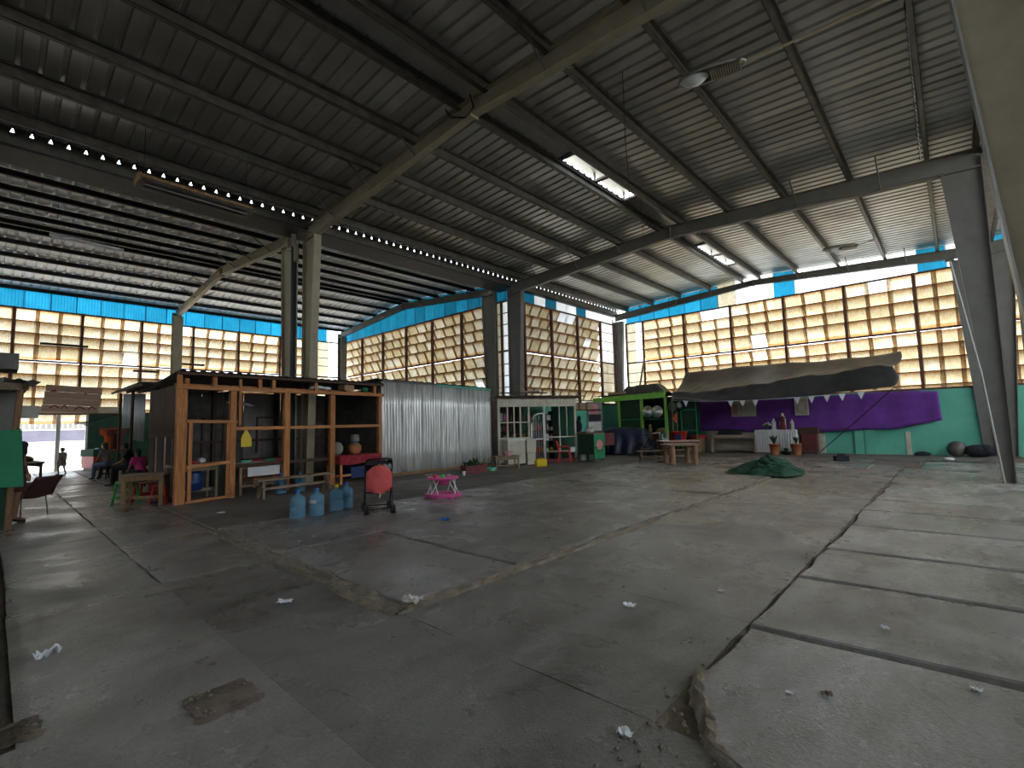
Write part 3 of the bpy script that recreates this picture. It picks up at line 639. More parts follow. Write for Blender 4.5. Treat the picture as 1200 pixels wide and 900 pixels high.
# left end: dark planks above, slats and a half open side below
for i in range(12):
    y = .08 + i * .225; k = .118 * y; obj('plank', MB().box(-.06 + k, -.03 + k, y, y + .215, 1.52, 2.66), M['timber_dk'], t)
for i in (1, 2, 3, 6, 7, 10, 11):
    y = .08 + i * .225; k = .118 * y; obj('plank', MB().box(-.05 + k, -.02 + k, y, y + .2, .02, 1.5), M['timber_dk'], t)
for y in (.36, 1.05, 1.95): obj('pale_strip', MB().box(-.08 + .118 * y, -.06 + .118 * y, y, y + .03, .1, 1.5), M['steel_edge'], t)
obj('side_rail', MB().bar((-.06, 0, 1.51), (-.06 + .118 * D, D, 1.51), .05, .07), M['timber_dk'], t)
for u in (.40, 1.8, 3.6, 5.4): obj('back_post', MB().box(u - .05, u + .05, D - .1, D, 0, 2.78), M['timber_dk'], t)
for i in range(9):
    u = .36 + i * .57; obj('back_panel', MB().box(u, u + .56, D + .005 * (i % 2), D + .015 + .005 * (i % 2), .02, 2.72), M['greywall' if 3 < i < 7 else 'stall_shade'], t)  # outer panels darker, as painted interior shade
obj('back_rail', MB().box(.36, LN, D - .08, D - .02, 1.25, 1.32), M['timber_dk'], t)
obj('side_panel', MB().box(LN - .02, LN, .1, D, 0, 2.8), M['stall_shade'], t)
for a, b_ in ((1.5, 2.1), (3.0, 3.65)):
    f = obj('window_frame', MB().box(a, a + .05, D - .06, D - .02, .9, 2.0).box(b_ - .05, b_, D - .06, D - .02, .9, 2.0).box(a, b_, D - .06, D - .02, 1.95, 2.0).box(a, b_, D - .06, D - .02, 1.6, 1.64), M['timber_dk'], t)

def TS(u, v, z=0.): # a point of the stall in world coordinates
    return (TSX + u * math.cos(TSR) - v * math.sin(TSR), TSY + u * math.sin(TSR) + v * math.cos(TSR), z)

def table(name, label, loc, rz, L, Wd, H, mat, top=.04, leg=.06, cat='table', stretch=True, group=None, topmat=None):
    t = thing(name, label, cat, loc, rz, group)
    obj('tabletop', MB().box(-L / 2, L / 2, -Wd / 2, Wd / 2, H - top, H), M[topmat or mat], t)
    for sx in (-1, 1):
        for sy in (-1, 1):
            x = sx * (L / 2 - leg); y = sy * (Wd / 2 - leg); obj('leg', MB().box(x - leg / 2, x + leg / 2, y - leg / 2, y + leg / 2, 0, H - top), M[mat], t)
    obj('apron', MB().box(-L / 2 + leg, L / 2 - leg, -Wd / 2 + leg * .7, -Wd / 2 + leg * 1.2, H - top - .1, H - top).box(-L / 2 + leg, L / 2 - leg, Wd / 2 - leg * 1.2, Wd / 2 - leg * .7, H - top - .1, H - top), M[mat], t)
    if stretch: obj('stretcher', MB().box(-L / 2 + leg, L / 2 - leg, -.02, .02, H * .22, H * .30).box(-L / 2 + leg * .7, -L / 2 + leg * 1.3, -Wd / 2 + leg, Wd / 2 - leg, H * .22, H * .3).box(L / 2 - leg * 1.3, L / 2 - leg * .7, -Wd / 2 + leg, Wd / 2 - leg, H * .22, H * .3), M[mat], t)
    return t
def bench(name, label, loc, rz, L, Wd, H, mat, group=None):
    t = thing(name, label, 'bench', loc, rz, group)
    obj('seat', MB().box(-L / 2, L / 2, -Wd / 2, Wd / 2, H - .04, H), M[mat], t)
    for s in (-1, 1):
        obj('leg', MB().bar((s * (L / 2 - .2), -.02, H - .04), (s * (L / 2 - .14), -Wd / 2 - .02, 0), .05, .07).bar((s * (L / 2 - .2), .02, H - .04), (s * (L / 2 - .14), Wd / 2 + .02, 0), .05, .07).box(s * (L / 2 - .17) - .025, s * (L / 2 - .17) + .025, -Wd / 2, Wd / 2, H * .45, H * .55), M[mat], t)
    obj('stretcher', MB().box(-L / 2 + .17, L / 2 - .17, -.02, .02, H * .42, H * .55), M[mat], t)
    return t
# in and before the stall
p = TS(.45, .55); t = table('shelf_table', 'pale green shelf table inside the stall over a blue drum', p, TSR, .95, .6, .84, 'steel', .06, .05, stretch=True)
p = TS(.47, .6); t = thing('blue_drum', 'dark blue drum standing under the pale table inside the stall', 'drum', (p[0], p[1], .22))
obj('barrel', MB().lathe([(.20, 0), (.235, .05), (.225, .16), (.24, .18), (.225, .2), (.235, .38), (.20, .45), (.0, .455)], 18), M['blue_pl'], t)
t = thing('red_bowl', 'shallow red bowl on the pale table inside the stall', 'bowl', TS(.4, .45, .84)); obj('bowl', MB().lathe([(.08, 0), (.17, .06), (.16, .06), (.07, .012), (0, .012)], 16), M['red_pl'], t)
t = thing('white_bundle', 'white plastic bundle beside the red bowl inside the stall', 'bag', TS(.62, .5, .84)); obj('bag', MB().ball((0, 0, .06), .12, .09, .07), M['white_pl'], t)
t = table('serving_table', 'small table with a red and white top inside the second bay of the stall', TS(1.85, .35), TSR, 1.15, .6, .78, 'timber_old', topmat='white')
obj('red_edge', MB().box(-.45, .5, -.31, -.295, .73, .785), M['red_pl'], t); obj('white_front', MB().box(-.35, .45, -.27, -.26, .45, .68), M['white'], t)
t = thing('green_basin', 'dark green basin on the red and white serving table', 'basin', TS(2.2, .4, .78)); obj('bowl', MB().lathe([(.10, 0), (.17, .07), (.16, .07), (.09, .01), (0, .01)], 16), M['midgreen'], t)
t = thing('enamel_basin', 'blue grey basin at the left end of the serving table', 'basin', TS(1.6, .4, .78)); obj('bowl', MB().lathe([(.09, 0), (.16, .06), (.15, .06), (.08, .01), (0, .01)], 16), M['teal'], t)
def clothtable(label, p, rz, L, Wd, H, mat):
    t = table('covered_table', label, p, rz, L, Wd, H - .012, 'timber', leg=.06)
    mb = MB(); seg = []
    per = [(-L / 2 - .02, -Wd / 2 - .02), (L / 2 + .02, -Wd / 2 - .02), (L / 2 + .02, Wd / 2 + .02), (-L / 2 - .02, Wd / 2 + .02)]
    def rim(u):
        k = min(3, int(u * 4)); f = u * 4 - k; a = per[k]; b2 = per[(k + 1) % 4]; return (a[0] + (b2[0] - a[0]) * f, a[1] + (b2[1] - a[1]) * f)
    mb.grid(48, 4, lambda u, v: (rim(u % 1.0)[0] * (1 + .03 * v * math.sin(u * 60)), rim(u % 1.0)[1] * (1 + .05 * v * math.sin(u * 60)), H - v * (.24 + .03 * math.sin(u * 25))))
    mb.box(-L / 2 - .02, L / 2 + .02, -Wd / 2 - .02, Wd / 2 + .02, H - .005, H + .003)
    c = one('tablecloth', label.replace('table', 'cloth hanging over the table', 1) if 0 else 'red flowered cloth draped over the ' + label, 'tablecloth', mb, M[mat], p, rz)
    return t
clothtable('timber table inside the right bay of the stall', TS(4.55, .1), TSR, 1.4, .75, .80, 'redcloth')
clothtable('rear table behind the third bay of the stall', TS(2.75, 1.75), TSR, 1.0, .7, .78, 'redcloth')
t = thing('blue_crate', 'dark blue crate under the red cloth table in the stall', 'crate', TS(4.7, .25), TSR); obj('body', MB().box(-.25, .25, -.18, .18, .1, .42), M['blue_pl'], t); obj('rim', MB().box(-.27, .27, -.2, .2, .38, .43), M['blue_pl'], t)
t = thing('stacked_pot', 'pinkish clay pot with lid on the red cloth table', 'pot', TS(4.7, .25, .81)); obj('body', MB().lathe([(.12, 0), (.20, .1), (.19, .24), (.13, .28)], 16), M['terracotta'], t); obj('lid', MB().lathe([(.15, .28), (.10, .33), (.03, .36), (.0, .38)], 14), M['silver'], t); obj('stacked_pan', MB().lathe([(.11, .36), (.14, .40), (.13, .56), (.0, .58)], 14), M['greywall'], t)
t = thing('green_bundle', 'pale green cloth bundle on the red cloth table', 'bundle', TS(4.1, .25, .80)); obj('cloth', MB().ball((0, 0, .19), .19, .17, .20), M['beigeshirt'], t)
t = thing('yellow_bag', 'yellow plastic bag hanging in the second bay of the timber stall', 'bag', TS(1.42, .04, 1.19), TSR); t.scale = (.78, 1, .78)
obj('bag_body', MB().prism([(-.15, 0), (.17, 0), (.17, .25), (.10, .40), (.05, .47), (.03, .58), (-.03, .58), (-.05, .47), (-.11, .38), (-.15, .25)], -.008, .008), M['yellow_pl'], t); t.children[0].rotation_euler = (R(90), 0, 0)
obj('loop', MB().tube([(-.02, 0, .57), (0, 0, .64), (.02, 0, .57)], .008, 5), M['yellow_pl'], t)
one('bright_shape_sheet', 'white sheet standing in for a bright shape under the stall roof', 'sheet', MB().grid(6, 4, lambda u, v: (u * .55, v * .5, .03 * math.sin(u * 6) + .1 * v)), M['white_pl'], TS(1.45, .8, 2.25), TSR)  # white sheet made up for a bright shape of unknown cause
t = thing('roof_box', 'brown cardboard box lying on the header of the timber stall', 'box', TS(4.35, .18, 2.7), TSR + .2); obj('box_body', MB().box(-.2, .2, -.12, .12, 0, .17), M['cardboard'], t); obj('flap', MB().bar((-.2, -.12, .17), (.2, -.12, .22), .14, .008), M['cardboard'], t)
one('white_scraps', 'white plastic scraps on the header beside the cardboard box', 'scrap', MB().ball((0, 0, .05), .25, .1, .06).ball((.3, .02, .04), .15, .08, .05), M['white_pl'], TS(3.4, .16, 2.7), TSR)
one('green_scrap', 'green plastic scrap right of the cardboard box on the stall', 'scrap', MB().ball((0, 0, .06), .12, .08, .07), M['midgreen'], TS(5.0, .16, 2.7), TSR)
bench('wooden_bench', 'rough wooden bench in front of the timber stall', (-12.05, 5.15, 0), R(97), 2.0, .28, .45, 'timber_old')

# water bottles: blue five gallon carboys
def bottle(label, loc, rz=0., cap='bluecap', lab=False, group='blue water bottles'):
    t = thing('water_bottle', label, 'bottle', loc, rz)
    pr = [(.0, .012), (.115, .0), (.135, .02), (.135, .10), (.128, .115), (.135, .13), (.135, .19), (.127, .205), (.127, .225), (.135, .24), (.135, .32), (.125, .365), (.085, .405), (.035, .43), (.032, .465)]
    obj('body', MB().lathe(pr, 20), M['bluewater'], t); obj('cap', MB().lathe([(.036, .455), (.038, .50), (.034, .51), (0, .512)], 12), M[cap], t)
    if lab: obj('paper_label', MB().grid(8, 1, lambda u, v: (.1365 * math.cos(-2.3 + u * 1.5), .1365 * math.sin(-2.3 + u * 1.5), .25 + .06 * v)), M['paper'], t)
    return t
bottle('blue water bottle at the left end of the front row', (-8.80, 3.80, 0))
bottle('blue water bottle with a white paper label', (-8.72, 4.11, 0), .3, lab=True)
bottle('blue water bottle with a yellow cap', (-8.93, 4.60, 0), cap='yellow_pl')
bottle('rightmost front blue water bottle, beside the yellow capped one', (-9.10, 4.90, 0))
for i, (x, y, z) in enumerate(((-12.45, 4.95, 0), (-12.5, 5.45, 0))):
    bottle(('left' if i == 0 else 'right') + ' of the two blue bottles lying behind the wooden bench', (x, y, z))

# stroller seen from behind, coral seat
t = thing('stroller', 'folded black stroller with a coral fabric back, standing right of the bottles', 'stroller', (-8.05, 4.98, 0), R(64))
for s in (-1, 1):
    obj('side_frame', MB().tube([(s * .24, .32, .06), (s * .24, .05, .50), (s * .24, -.10, .92), (s * .22, -.16, .99)], .014, 8).tube([(s * .24, -.22, .06), (s * .24, .02, .52), (s * .23, .10, .80)], .014, 8), M['black'], t)
obj('handlebar', MB().tube([(-.22, -.16, .99), (-.12, -.2, 1.01), (.12, -.2, 1.01), (.22, -.16, .99)], .018, 8), M['black'], t)
obj('crossbar', MB().tube([(-.24, -.2, .10), (.24, -.2, .10)], .013, 8).tube([(-.24, .30, .10), (.24, .30, .10)], .013, 8).tube([(-.24, .02, .38), (.24, .02, .38)], .013, 8), M['black'], t)
mb = MB(); mb.grid(12, 12, lambda u, v: ((u - .5) * .46 * (1 - .25 * (2 * abs(v - .35)) ** 4), -.06 - .07 * v - .07 * math.sin(math.pi * u) + .02 * nz(u * 4, v * 4), .40 + v * .48 - .05 * math.cos(2 * math.pi * (u - .5)) * (1 - v)))
solid(obj('seat_back', mb, M['coral'], t), .03)
obj('folded_hood', MB().grid(10, 4, lambda u, v: ((u - .5) * .48, -.16 + .22 * v, .90 + .07 * math.sin(math.pi * v) + .02 * math.sin(u * 30))), M['blackcloth'], t)
obj('seat', MB().box(-.2, .2, -.08, .22, .40, .44), M['coral'], t); obj('strap', MB().tube([(0, -.17, .40), (.01, -.18, .34), (-.005, -.17, .3)], .012, 5), M['paper'], t)
wme = MB().lathe([(.02, -.015), (.075, -.018), (.085, 0), (.075, .018), (.02, .015)], 14).mesh('wheel', M['black'])
for x in (-.26, -.21, .21, .26):
    for y in (-.22, .32): o = link('wheel', wme, t, (x, y, .085)); o.rotation_euler = (0, R(90), 0)

# pink baby walker
t = thing('baby_walker', 'pink baby walker with white crossed legs on the concrete slab', 'walker', (-8.42, 6.82, 0), R(50))
def ring(mb, rx, ry, z, w, h, n=28):
    pr = [(-w, -h), (w, -h), (w, h), (-w, h), (-w, -h)]
    return mb.grid(n, 4, lambda u, v: ((rx + pr[round(v * 4)][0]) * math.cos(2 * math.pi * u), (ry + pr[round(v * 4)][0]) * math.sin(2 * math.pi * u), z + pr[round(v * 4)][1]), False)
obj('base_ring', ring(MB(), .34, .30, .085, .055, .03), M['pink_pl'], t); obj('tray', ring(MB(), .25, .22, .45, .085, .022), M['pink_pl'], t)
obj('seat_sling', MB().lathe([(.17, .45), (.15, .36), (.09, .29), (.0, .27)], 16), M['pink_pl'], t)
for a in (40, 140, 220, 320):
    c, s = math.cos(R(a)), math.sin(R(a)); c2, s2 = math.cos(R(a + 34)), math.sin(R(a + 34))
    obj('cross_leg', MB().tube([(.34 * c, .30 * s, .10), (.26 * c2, .22 * s2, .44)], .012, 6).tube([(.34 * c2, .30 * s2, .10), (.26 * c, .22 * s, .44)], .012, 6), M['white'], t)
for k in range(6):
    a = R(60 * k); obj('caster', MB().lathe([(.0, -.045), (.035, -.03), (.042, 0), (.035, .03), (0, .04)], 10, (.36 * math.cos(a), .32 * math.sin(a), .045)), M['pink_pl'], t)
obj('red_toy', MB().lathe([(.035, .47), (.045, .51), (.0, .55)], 10, (-.17, -.16, 0)), M['red_pl'], t); obj('green_toy', MB().lathe([(.04, .47), (.045, .53), (.0, .56)], 10, (.0, -.24, 0)), M['green_pl'], t)

# small table, stools at the corner of the stall
table('work_table', 'low wooden work table with a pale top at the left corner of the timber stall', (-13.25, 2.38, 0), R(62), .82, .5, .70, 'timber_log', topmat='timber_old', leg=.07)
def stool(label, loc, rz, mat, H=.45):
    t = thing('plastic_stool', label, 'stool', loc, rz)
    obj('seat', MB().box(-.15, .15, -.15, .15, H - .03, H), M[mat], t)
    for sx in (-1, 1):
        for sy in (-1, 1): obj('leg', MB().bar((sx * .13, sy * .13, H - .02), (sx * .18, sy * .18, 0), .05, .03), M[mat], t)
    for z in (.16,): obj('brace', MB().box(-.17, .17, -.165, -.15, z, z + .04).box(-.17, .17, .15, .165, z, z + .04).box(-.165, -.15, -.17, .17, z, z + .04).box(.15, .165, -.17, .17, z, z + .04), M[mat], t)
    return t
stool('green plastic stool left of the low work table', (-13.75, 2.12, 0), .4, 'green_pl', .5)
stool('red plastic stool just right of the green stool', (-13.95, 2.5, 0), .2, 'red_pl', .45)
stool('red plastic stool beneath the low work table', (-13.30, 2.72, 0), .7, 'red_pl', .42)

# ------------------------------------------------------------------ corrugated zinc shack
t = thing('zinc_shack', 'tall shack of upright corrugated zinc sheets right of the timber stall', 'shack', (-13.45, 8.42, 0), R(90))
for i in range(6):
    w = .815; n = 32; zt = 3.06 - .022 * i
    mb = MB(); x0 = i * w - .02; dent = random.uniform(-.02, .02)
    mb.grid(n, 4, lambda u, v: (x0 + u * (w + .05), .004 * (i % 2) - .014 * math.sin(u * n * math.pi / 2 * .999 + .8) + .025 * dent * 40 * .02 * math.sin(math.pi * v) + .02 * nz(x0 + u, v * 3, 7), .03 + v * (zt - .03)), True)
    solid(obj('zinc_sheet', mb, M['zinc'], t), .002)
obj('top_plate', MB().bar((0, -.03, 3.07), (2.2, -.03, 3.03), .05, .05), M['tin_old'], t); obj('top_plate', MB().bar((2.2, -.03, 3.02), (4.9, -.03, 2.95), .05, .06), M['midgreen'] if 0 else M['teal'], t)
for i in range(5):
    mb = MB(); x0 = -.3 + i * 1.06; mb.grid(14, 1, lambda u, v: (x0 + u * 1.1, -.15 + v * 3, 3.12 - .024 * i - .02 * u - .12 * v + .015 * math.sin(u * 22) + .008 * (i % 2)), False); solid(obj('roof_sheet', mb, M['tin_old'], t), .004)
for x in (0, 2.4, 4.85): obj('corner_post', MB().box(x - .04, x + .04, .04, .12, 0, 2.95), M['timber_dk'], t)
obj('end_wall', MB().box(4.82, 4.86, .1, 2.9, 0, 2.85), M['tin_old'], t); obj('rust_skirt', MB().box(0, 4.85, -.03, -.02, 0, .10), M['rust'], t)
# crate of plants, cup and scraps by the zinc wall
t = thing('plant_crate', 'dark red crate of leafy plants against the foot of the zinc wall', 'crate', (-11.85, 10.9, 0), R(80))
for a in (-1, 1): obj('side_panel', MB().box(-.40, .40, a * .17 - .012, a * .17 + .012, 0, .26), M['maroon'], t); obj('end_panel', MB().box(a * .40 - .012, a * .40 + .012, -.17, .17, 0, .26), M['maroon'], t)
obj('soil', MB().box(-.38, .38, -.15, .15, .02, .20), M['mortar'], t)
for k in range(26):
    x, y = random.uniform(-.34, .34), random.uniform(-.12, .12); a = random.uniform(0, 6.28); h = random.uniform(.15, .38)
    mb = MB(); dx, dy = math.cos(a), math.sin(a); p0 = Vector((x, y, .2)); p1 = p0 + Vector((dx * .06, dy * .06, h * .7)); p2 = p0 + Vector((dx * .15, dy * .15, h)); s = Vector((-dy, dx, 0)) * .04
    mb.add([p0, p1 - s, p2, p1 + s], [(0, 1, 2, 3)], True); obj('leaf', mb, M['leaf'], t)
one('white_cup', 'small white cup left of the plant crate', 'cup', MB().lathe([(.04, 0), (.06, .13), (.05, .13), (.035, .01), (0, .01)], 12), M['white_pl'], (-11.55, 10.2, 0))
one('teal_tub', 'low teal tub right of the plant crate', 'tub', MB().lathe([(.14, 0), (.18, .12), (.17, .12), (.13, .01), (0, .01)], 14), M['teal'], (-11.9, 11.75, 0))

# ------------------------------------------------------------------ cream glazed kiosk
KX, KY = -13.15, 13.42; KR = frame_of(-13.15, 13.42, -11.72, 16.62); KL = 3.5
def KP(u, v, z=0.): return (KX + u * math.cos(KR) - v * math.sin(KR), KY + u * math.sin(KR) + v * math.cos(KR), z)
t = thing('glazed_kiosk', 'small cream framed glazed kiosk between the zinc shack and the green cart', 'kiosk', (KX, KY, 0), KR)
for u, w in ((.03, .09), (.95, .06), (1.32, .07), (2.02, .08), (3.46, .08)): obj('post', MB().box(u - w / 2, u + w / 2, -.04, .04, 0, 2.36), M['cream'], t)
obj('fascia', MB().box(-.03, KL + .03, -.06, -.03, 2.33, 2.58), M['cream'], t)
for k in range(23): obj('fascia_rib', MB().box(.0 + k * .153, .05 + k * .153, -.075, -.055, 2.34, 2.57), M['cream'], t)
obj('top_rail', MB().box(0, KL, -.05, .03, 2.26, 2.34), M['cream'], t); obj('sill', MB().box(0, 1.36, -.08, .08, .98, 1.05), M['cream'], t)
for u in (.40, .68): obj('mullion', MB().box(u - .025, u + .025, -.03, .02, 1.05, 2.27), M['cream'], t)
obj('muntin', MB().box(.05, 1.32, -.025, .015, 1.62, 1.66), M['cream'], t)
for a, b_ in ((.08, .38), (.43, .66), (.71, .92), (.98, 1.28)):
    for z0, z1 in ((1.06, 1.61), (1.67, 2.25)): obj('pane', MB().box(a, b_, -.004, .004, z0, z1), M['pane_glass'], t)
obj('counter_front', MB().box(.06, 1.3, -.03, .0, .05, .98), M['cream'], t)
for z in (.98, .40): obj('panel_rail', MB().box(2.06, 3.42, -.03, .02, z, z + .05), M['cream'], t)
obj('panel_stile', MB().box(2.70, 2.74, -.02, .02, .0, 2.3), M['cream'], t); obj('panel_stile', MB().box(3.05, 3.08, -.02, .02, .98, 2.3), M['cream'], t)
obj('plinth', MB().box(2.0, 3.5, -.04, .05, 0, .12), M['maroon'], t)
# arched pale door leaf, half open
d = obj('door_leaf', MB().tube([(0, 0, .05), (0, 0, 1.55), (.05, 0, 1.78), (.18, 0, 1.92), (.36, 0, 1.97), (.55, 0, 1.97)], .035, 8).tube([(.55, 0, 1.97), (.55, 0, .05)], .03, 8).tube([(0, 0, .05), (.55, 0, .05)], .03, 8).tube([(0, 0, .95), (.55, 0, .95)], .025, 8), M['silver'], t, (1.42, -.02, 0))
for k in range(4): obj('door_bar', MB().tube([(.11 + .11 * k, 0, .06), (.11 + .11 * k, 0, 1.9)], .010, 5), M['silver'], d)
for i in range(4):
    mb = MB(); x0 = -.2 + i * 1.0; mb.grid(12, 1, lambda u, v: (x0 + u * 1.06, -.35 + v * 2.6, 2.66 + .16 * v + .02 * math.sin(u * 24) + .01 * (i % 2)), False); solid(obj('roof_sheet', mb, M['tin_old'], t), .006)
obj('roof_beam', MB().box(-.15, KL + .2, -.2, -.1, 2.58, 2.66), M['timber_dk'], t); obj('roof_plank', MB().bar((.1, -.1, 2.80), (2.2, .1, 2.82), .2, .04), M['timber_dk'], t); obj('roof_plank', MB().bar((.9, 0, 2.84), (1.9, .3, 2.88), .25, .08), M['tin_old'], t)
obj('back_wall', MB().box(0, 1.2, 2.1, 2.14, 0, 2.6).box(2.0, KL, 2.1, 2.14, 0, 2.0), M['greywall'], t); obj('side_wall', MB().box(0, .03, .05, 2.1, 0, 2.5), M['tin_old'], t); obj('side_wall', MB().box(KL - .03, KL, .05, 2.1, 0, 2.5), M['teal'], t)
# shelves with goods
goods = [M[k] for k in ('red_pl', 'white_pl', 'yellow_pl', 'blue_pl', 'paper', 'pink_pl', 'cardboard', 'green_pl', 'silver')]
s = thing('goods_shelf', 'tall dark shelf of packaged goods inside the glazed kiosk', 'shelf', KP(1.7, 1.65), KR)
for x in (-1.6, -.3, 1.5): obj('upright', MB().box(x - .02, x + .02, -.2, .2, 0, 2.1), M['timber_dk'], s)
for z in (.3, .8, 1.25, 1.7): obj('board', MB().box(-1.6, 1.5, -.2, .2, z - .015, z + .01), M['timber_dk'], s)
gname = {M[k].name: n for k, n in (('red_pl', 'red'), ('white_pl', 'white'), ('yellow_pl', 'yellow'), ('blue_pl', 'dark blue'), ('paper', 'pale grey'), ('pink_pl', 'pink'), ('cardboard', 'brown'), ('green_pl', 'green'), ('silver', 'silvery'))}
for z, zn in ((.3, 'lowest'), (.8, 'second'), (1.25, 'third'), (1.7, 'top')):
    x = -1.5; row = []
    while x < 1.4:
        w = random.uniform(.10, .24); h = random.uniform(.16, .34)
        lathe = random.random() < .4; gk = random.choice(goods); q = KP(1.7 + x + w / 2, 1.56, z + .01)
        if abs(q[1] - YB) < .45 and q[0] < -13.2: x += .3; continue
        w = min(w, .2); row.append((x, w, h, lathe, gk, q)); x += w + random.uniform(.02, .09)
    nm = ['%s %s' % (gname[r[4].name], 'jar' if r[3] else 'carton') for r in row]
    for i, (x, w, h, lathe, gk, q) in enumerate(row):
        mb = MB().lathe([(w * .38, 0), (w * .4, h * .75), (w * .18, h * .85), (w * .18, h), (0, h)], 10) if lathe else MB().box(-w / 2, w / 2, -.09, .09, 0, h)
        where = 'between a %s and a %s' % (nm[i - 1], nm[i + 1]) if 0 < i < len(row) - 1 else ('at the left end' if i == 0 else 'at the right end')
        one('packet', '%s %s %s, %s kiosk shelf' % ('tall' if h > .25 else 'short', nm[i], where, zn), 'packet', mb, gk, q, KR, 'goods on the kiosk shelf')
t = thing('bread_loaf_tray', 'tray of brown loaves on the kiosk window sill', 'tray', KP(.75, .22, 1.05), KR); obj('tray', MB().box(-.5, .45, -.12, .12, 0, .03), M['timber_dk'], t)
for k in range(6): obj('loaf', MB().ball((-.4 + k * .16, 0, .08), .075, .1, .06), M['cardboard'], t)
t = thing('white_cooler', 'off white cooler cabinet standing under the kiosk window', 'cooler', KP(.70, -.28), KR); obj('body', MB().box(-.5, .22, -.2, .2, .06, .94), M['cream'], t); obj('lid', MB().box(-.52, .24, -.22, .22, .94, 1.0), M['white'], t)
t = thing('white_bin', 'narrow off white bin beside the cooler cabinet', 'bin', KP(1.16, -.36), KR); obj('upper', MB().box(-.19, .2, -.17, .17, .45, .98), M['cream'], t); obj('lower', MB().box(-.16, .18, -.15, .15, 0, .44), M['cream'], t)
t = table('low_table', 'low wooden side table with a pink tub in front of the cooler', (-11.95, 12.55, 0), KR, .95, .42, .46, 'timber_old', leg=.05)
one('pink_tub', 'dusty pink tub on the low side table by the cooler', 'tub', MB().lathe([(.16, 0), (.20, .14), (.19, .14), (.15, .01), (0, .01)], 16), M['posterpink'], (-11.98, 12.72, .46))
t = thing('jerrycan', 'yellow jerrycan lying before the kiosk door', 'jerrycan', (-11.3, 13.75, 0), KR - .15)
mb = MB(); mb.box(-.22, .2, -.13, .13, 0, .28); obj('can_body', mb, M['yellow_pl'], t); t.children[0].modifiers.new('round', 'BEVEL').width = .04; obj('neck', MB().tube([(-.2, 0, .2), (-.28, 0, .2)], .03, 8), M['yellow_pl'], t); obj('handle', MB().tube([(-.1, 0, .27), (-.08, 0, .33), (.06, 0, .33), (.08, 0, .27)], .015, 6), M['yellow_pl'], t)
def plastic_chair(label, loc, rz, mat, k=1.):
    t = thing('plastic_chair', label, 'chair', loc, rz)
    obj('seat', MB().grid(6, 6, lambda u, v: ((u - .5) * .44, (v - .5) * .42, .43 - .02 * math.sin(math.pi * u))), M[mat], t); solid(t.children[0], .02)
    b = MB(); b.grid(8, 6, lambda u, v: ((u - .5) * (.44 - .10 * v * v), -.21 - .10 * v - .05 * math.sin(math.pi * u), .43 + v * .42)); solid(obj('backrest', b, M[mat], t), .018)
    for sx in (-1, 1):
        obj('arm', MB().tube([(sx * .23, -.26, .62), (sx * .26, -.05, .65), (sx * .25, .16, .63), (sx * .24, .20, .43)], .022, 6), M[mat], t)
        for sy in (-1, 1): obj('leg', MB().bar((sx * .20, sy * .19, .42), (sx * .25, sy * .25, 0), .05, .04), M[mat], t)
    return t
plastic_chair('red plastic armchair by the right panel of the glazed kiosk', (-11.55, 15.55, 0), R(-60), 'red_pl')
one('white_slip', 'small white paper hung on the red armchair', 'paper', MB().box(-.09, .09, -.006, .006, 0, .2), M['white_pl'], (-11.25, 15.68, .42), R(30))
t = thing('white_bucket', 'white bucket between the kiosk and the green cart', 'bucket', (-11.55, 16.85, 0)); obj('pail', MB().lathe([(.13, 0), (.16, .36), (.15, .36), (.12, .01), (0, .01)], 16), M['white'], t); obj('handle', MB().tube([(-.16, 0, .35), (-.1, -.1, .25), (.1, -.1, .25), (.16, 0, .35)], .006, 5), M['silver'], t)
# ------------------------------------------------------------------ green cart with the rose, posters and shelf behind
t = thing('snack_cart', 'dark green cart with a painted pink rose on its front panel', 'cart', (-11.16, 16.57, 0), R(-5))
obj('body', MB().box(-.42, .42, -.10, .55, .28, 1.08), M['mesh_green'], t); obj('worktop', MB().box(-.46, .46, -.14, .58, 1.08, 1.13), M['timber_old'], t)
for x in (-.40, .40):
    for y in (-.08, .52): obj('leg', MB().box(x - .025, x + .025, y - .025, y + .025, 0, .3), M['teal_dk'], t)
p = obj('rose_panel', MB().box(.43, .45, -.12, .58, .12, 1.12), M['midgreen'], t)
mb = MB()
for k in range(9):
    a = k * 6.283 / 9; mb.ball((.453, .23 + .13 * math.cos(a), .66 + .13 * math.sin(a)), .008, .085, .085, 12, 6)
for k in range(6):
    a = k * 6.283 / 6 + .3; mb.ball((.462, .23 + .065 * math.cos(a), .66 + .065 * math.sin(a)), .010, .06, .06, 12, 6)
mb.ball((.472, .23, .66), .010, .05, .05, 12, 6)
obj('rose_emblem', mb, M['posterpink'], p)
mb = MB()
for a in (200, 250, 300, 340): mb.ball((.455, .23 + .25 * math.cos(R(a)), .64 + .25 * math.sin(R(a))), .006, .09, .05, 8, 4)
obj('rose_leaf', mb, M['leaf'], p)
one('pinkish_bag', 'pale pink plastic bag lying on the green cart', 'bag', MB().ball((0, 0, .10), .22, .15, .12).ball((.12, .02, .17), .09, .07, .1), M['posterpink'] if 0 else M['paper'], (-11.15, 16.75, 1.13), R(-5))
t = thing('goods_rack', 'tall rack of posters and boxes behind the green cart', 'rack', (-12.6, 18.6, 0), R(50))
for x in (-.7, .7): obj('upright', MB().box(x - .03, x + .03, -.03, .03, 0, 2.45), M['timber_dk'], t)
obj('backboard', MB().box(-.7, .1, .04, .06, .9, 2.0), M['teal'], t); obj('shelf', MB().box(-.75, .75, -.25, .25, 2.12, 2.16), M['timber_dk'], t); obj('shelf', MB().box(-.75, .75, -.25, .25, 1.1, 1.14), M['timber_dk'], t)
obj('counter_front', MB().box(.1, 1.3, -.2, -.15, .5, 1.05), M['maroon'], t)
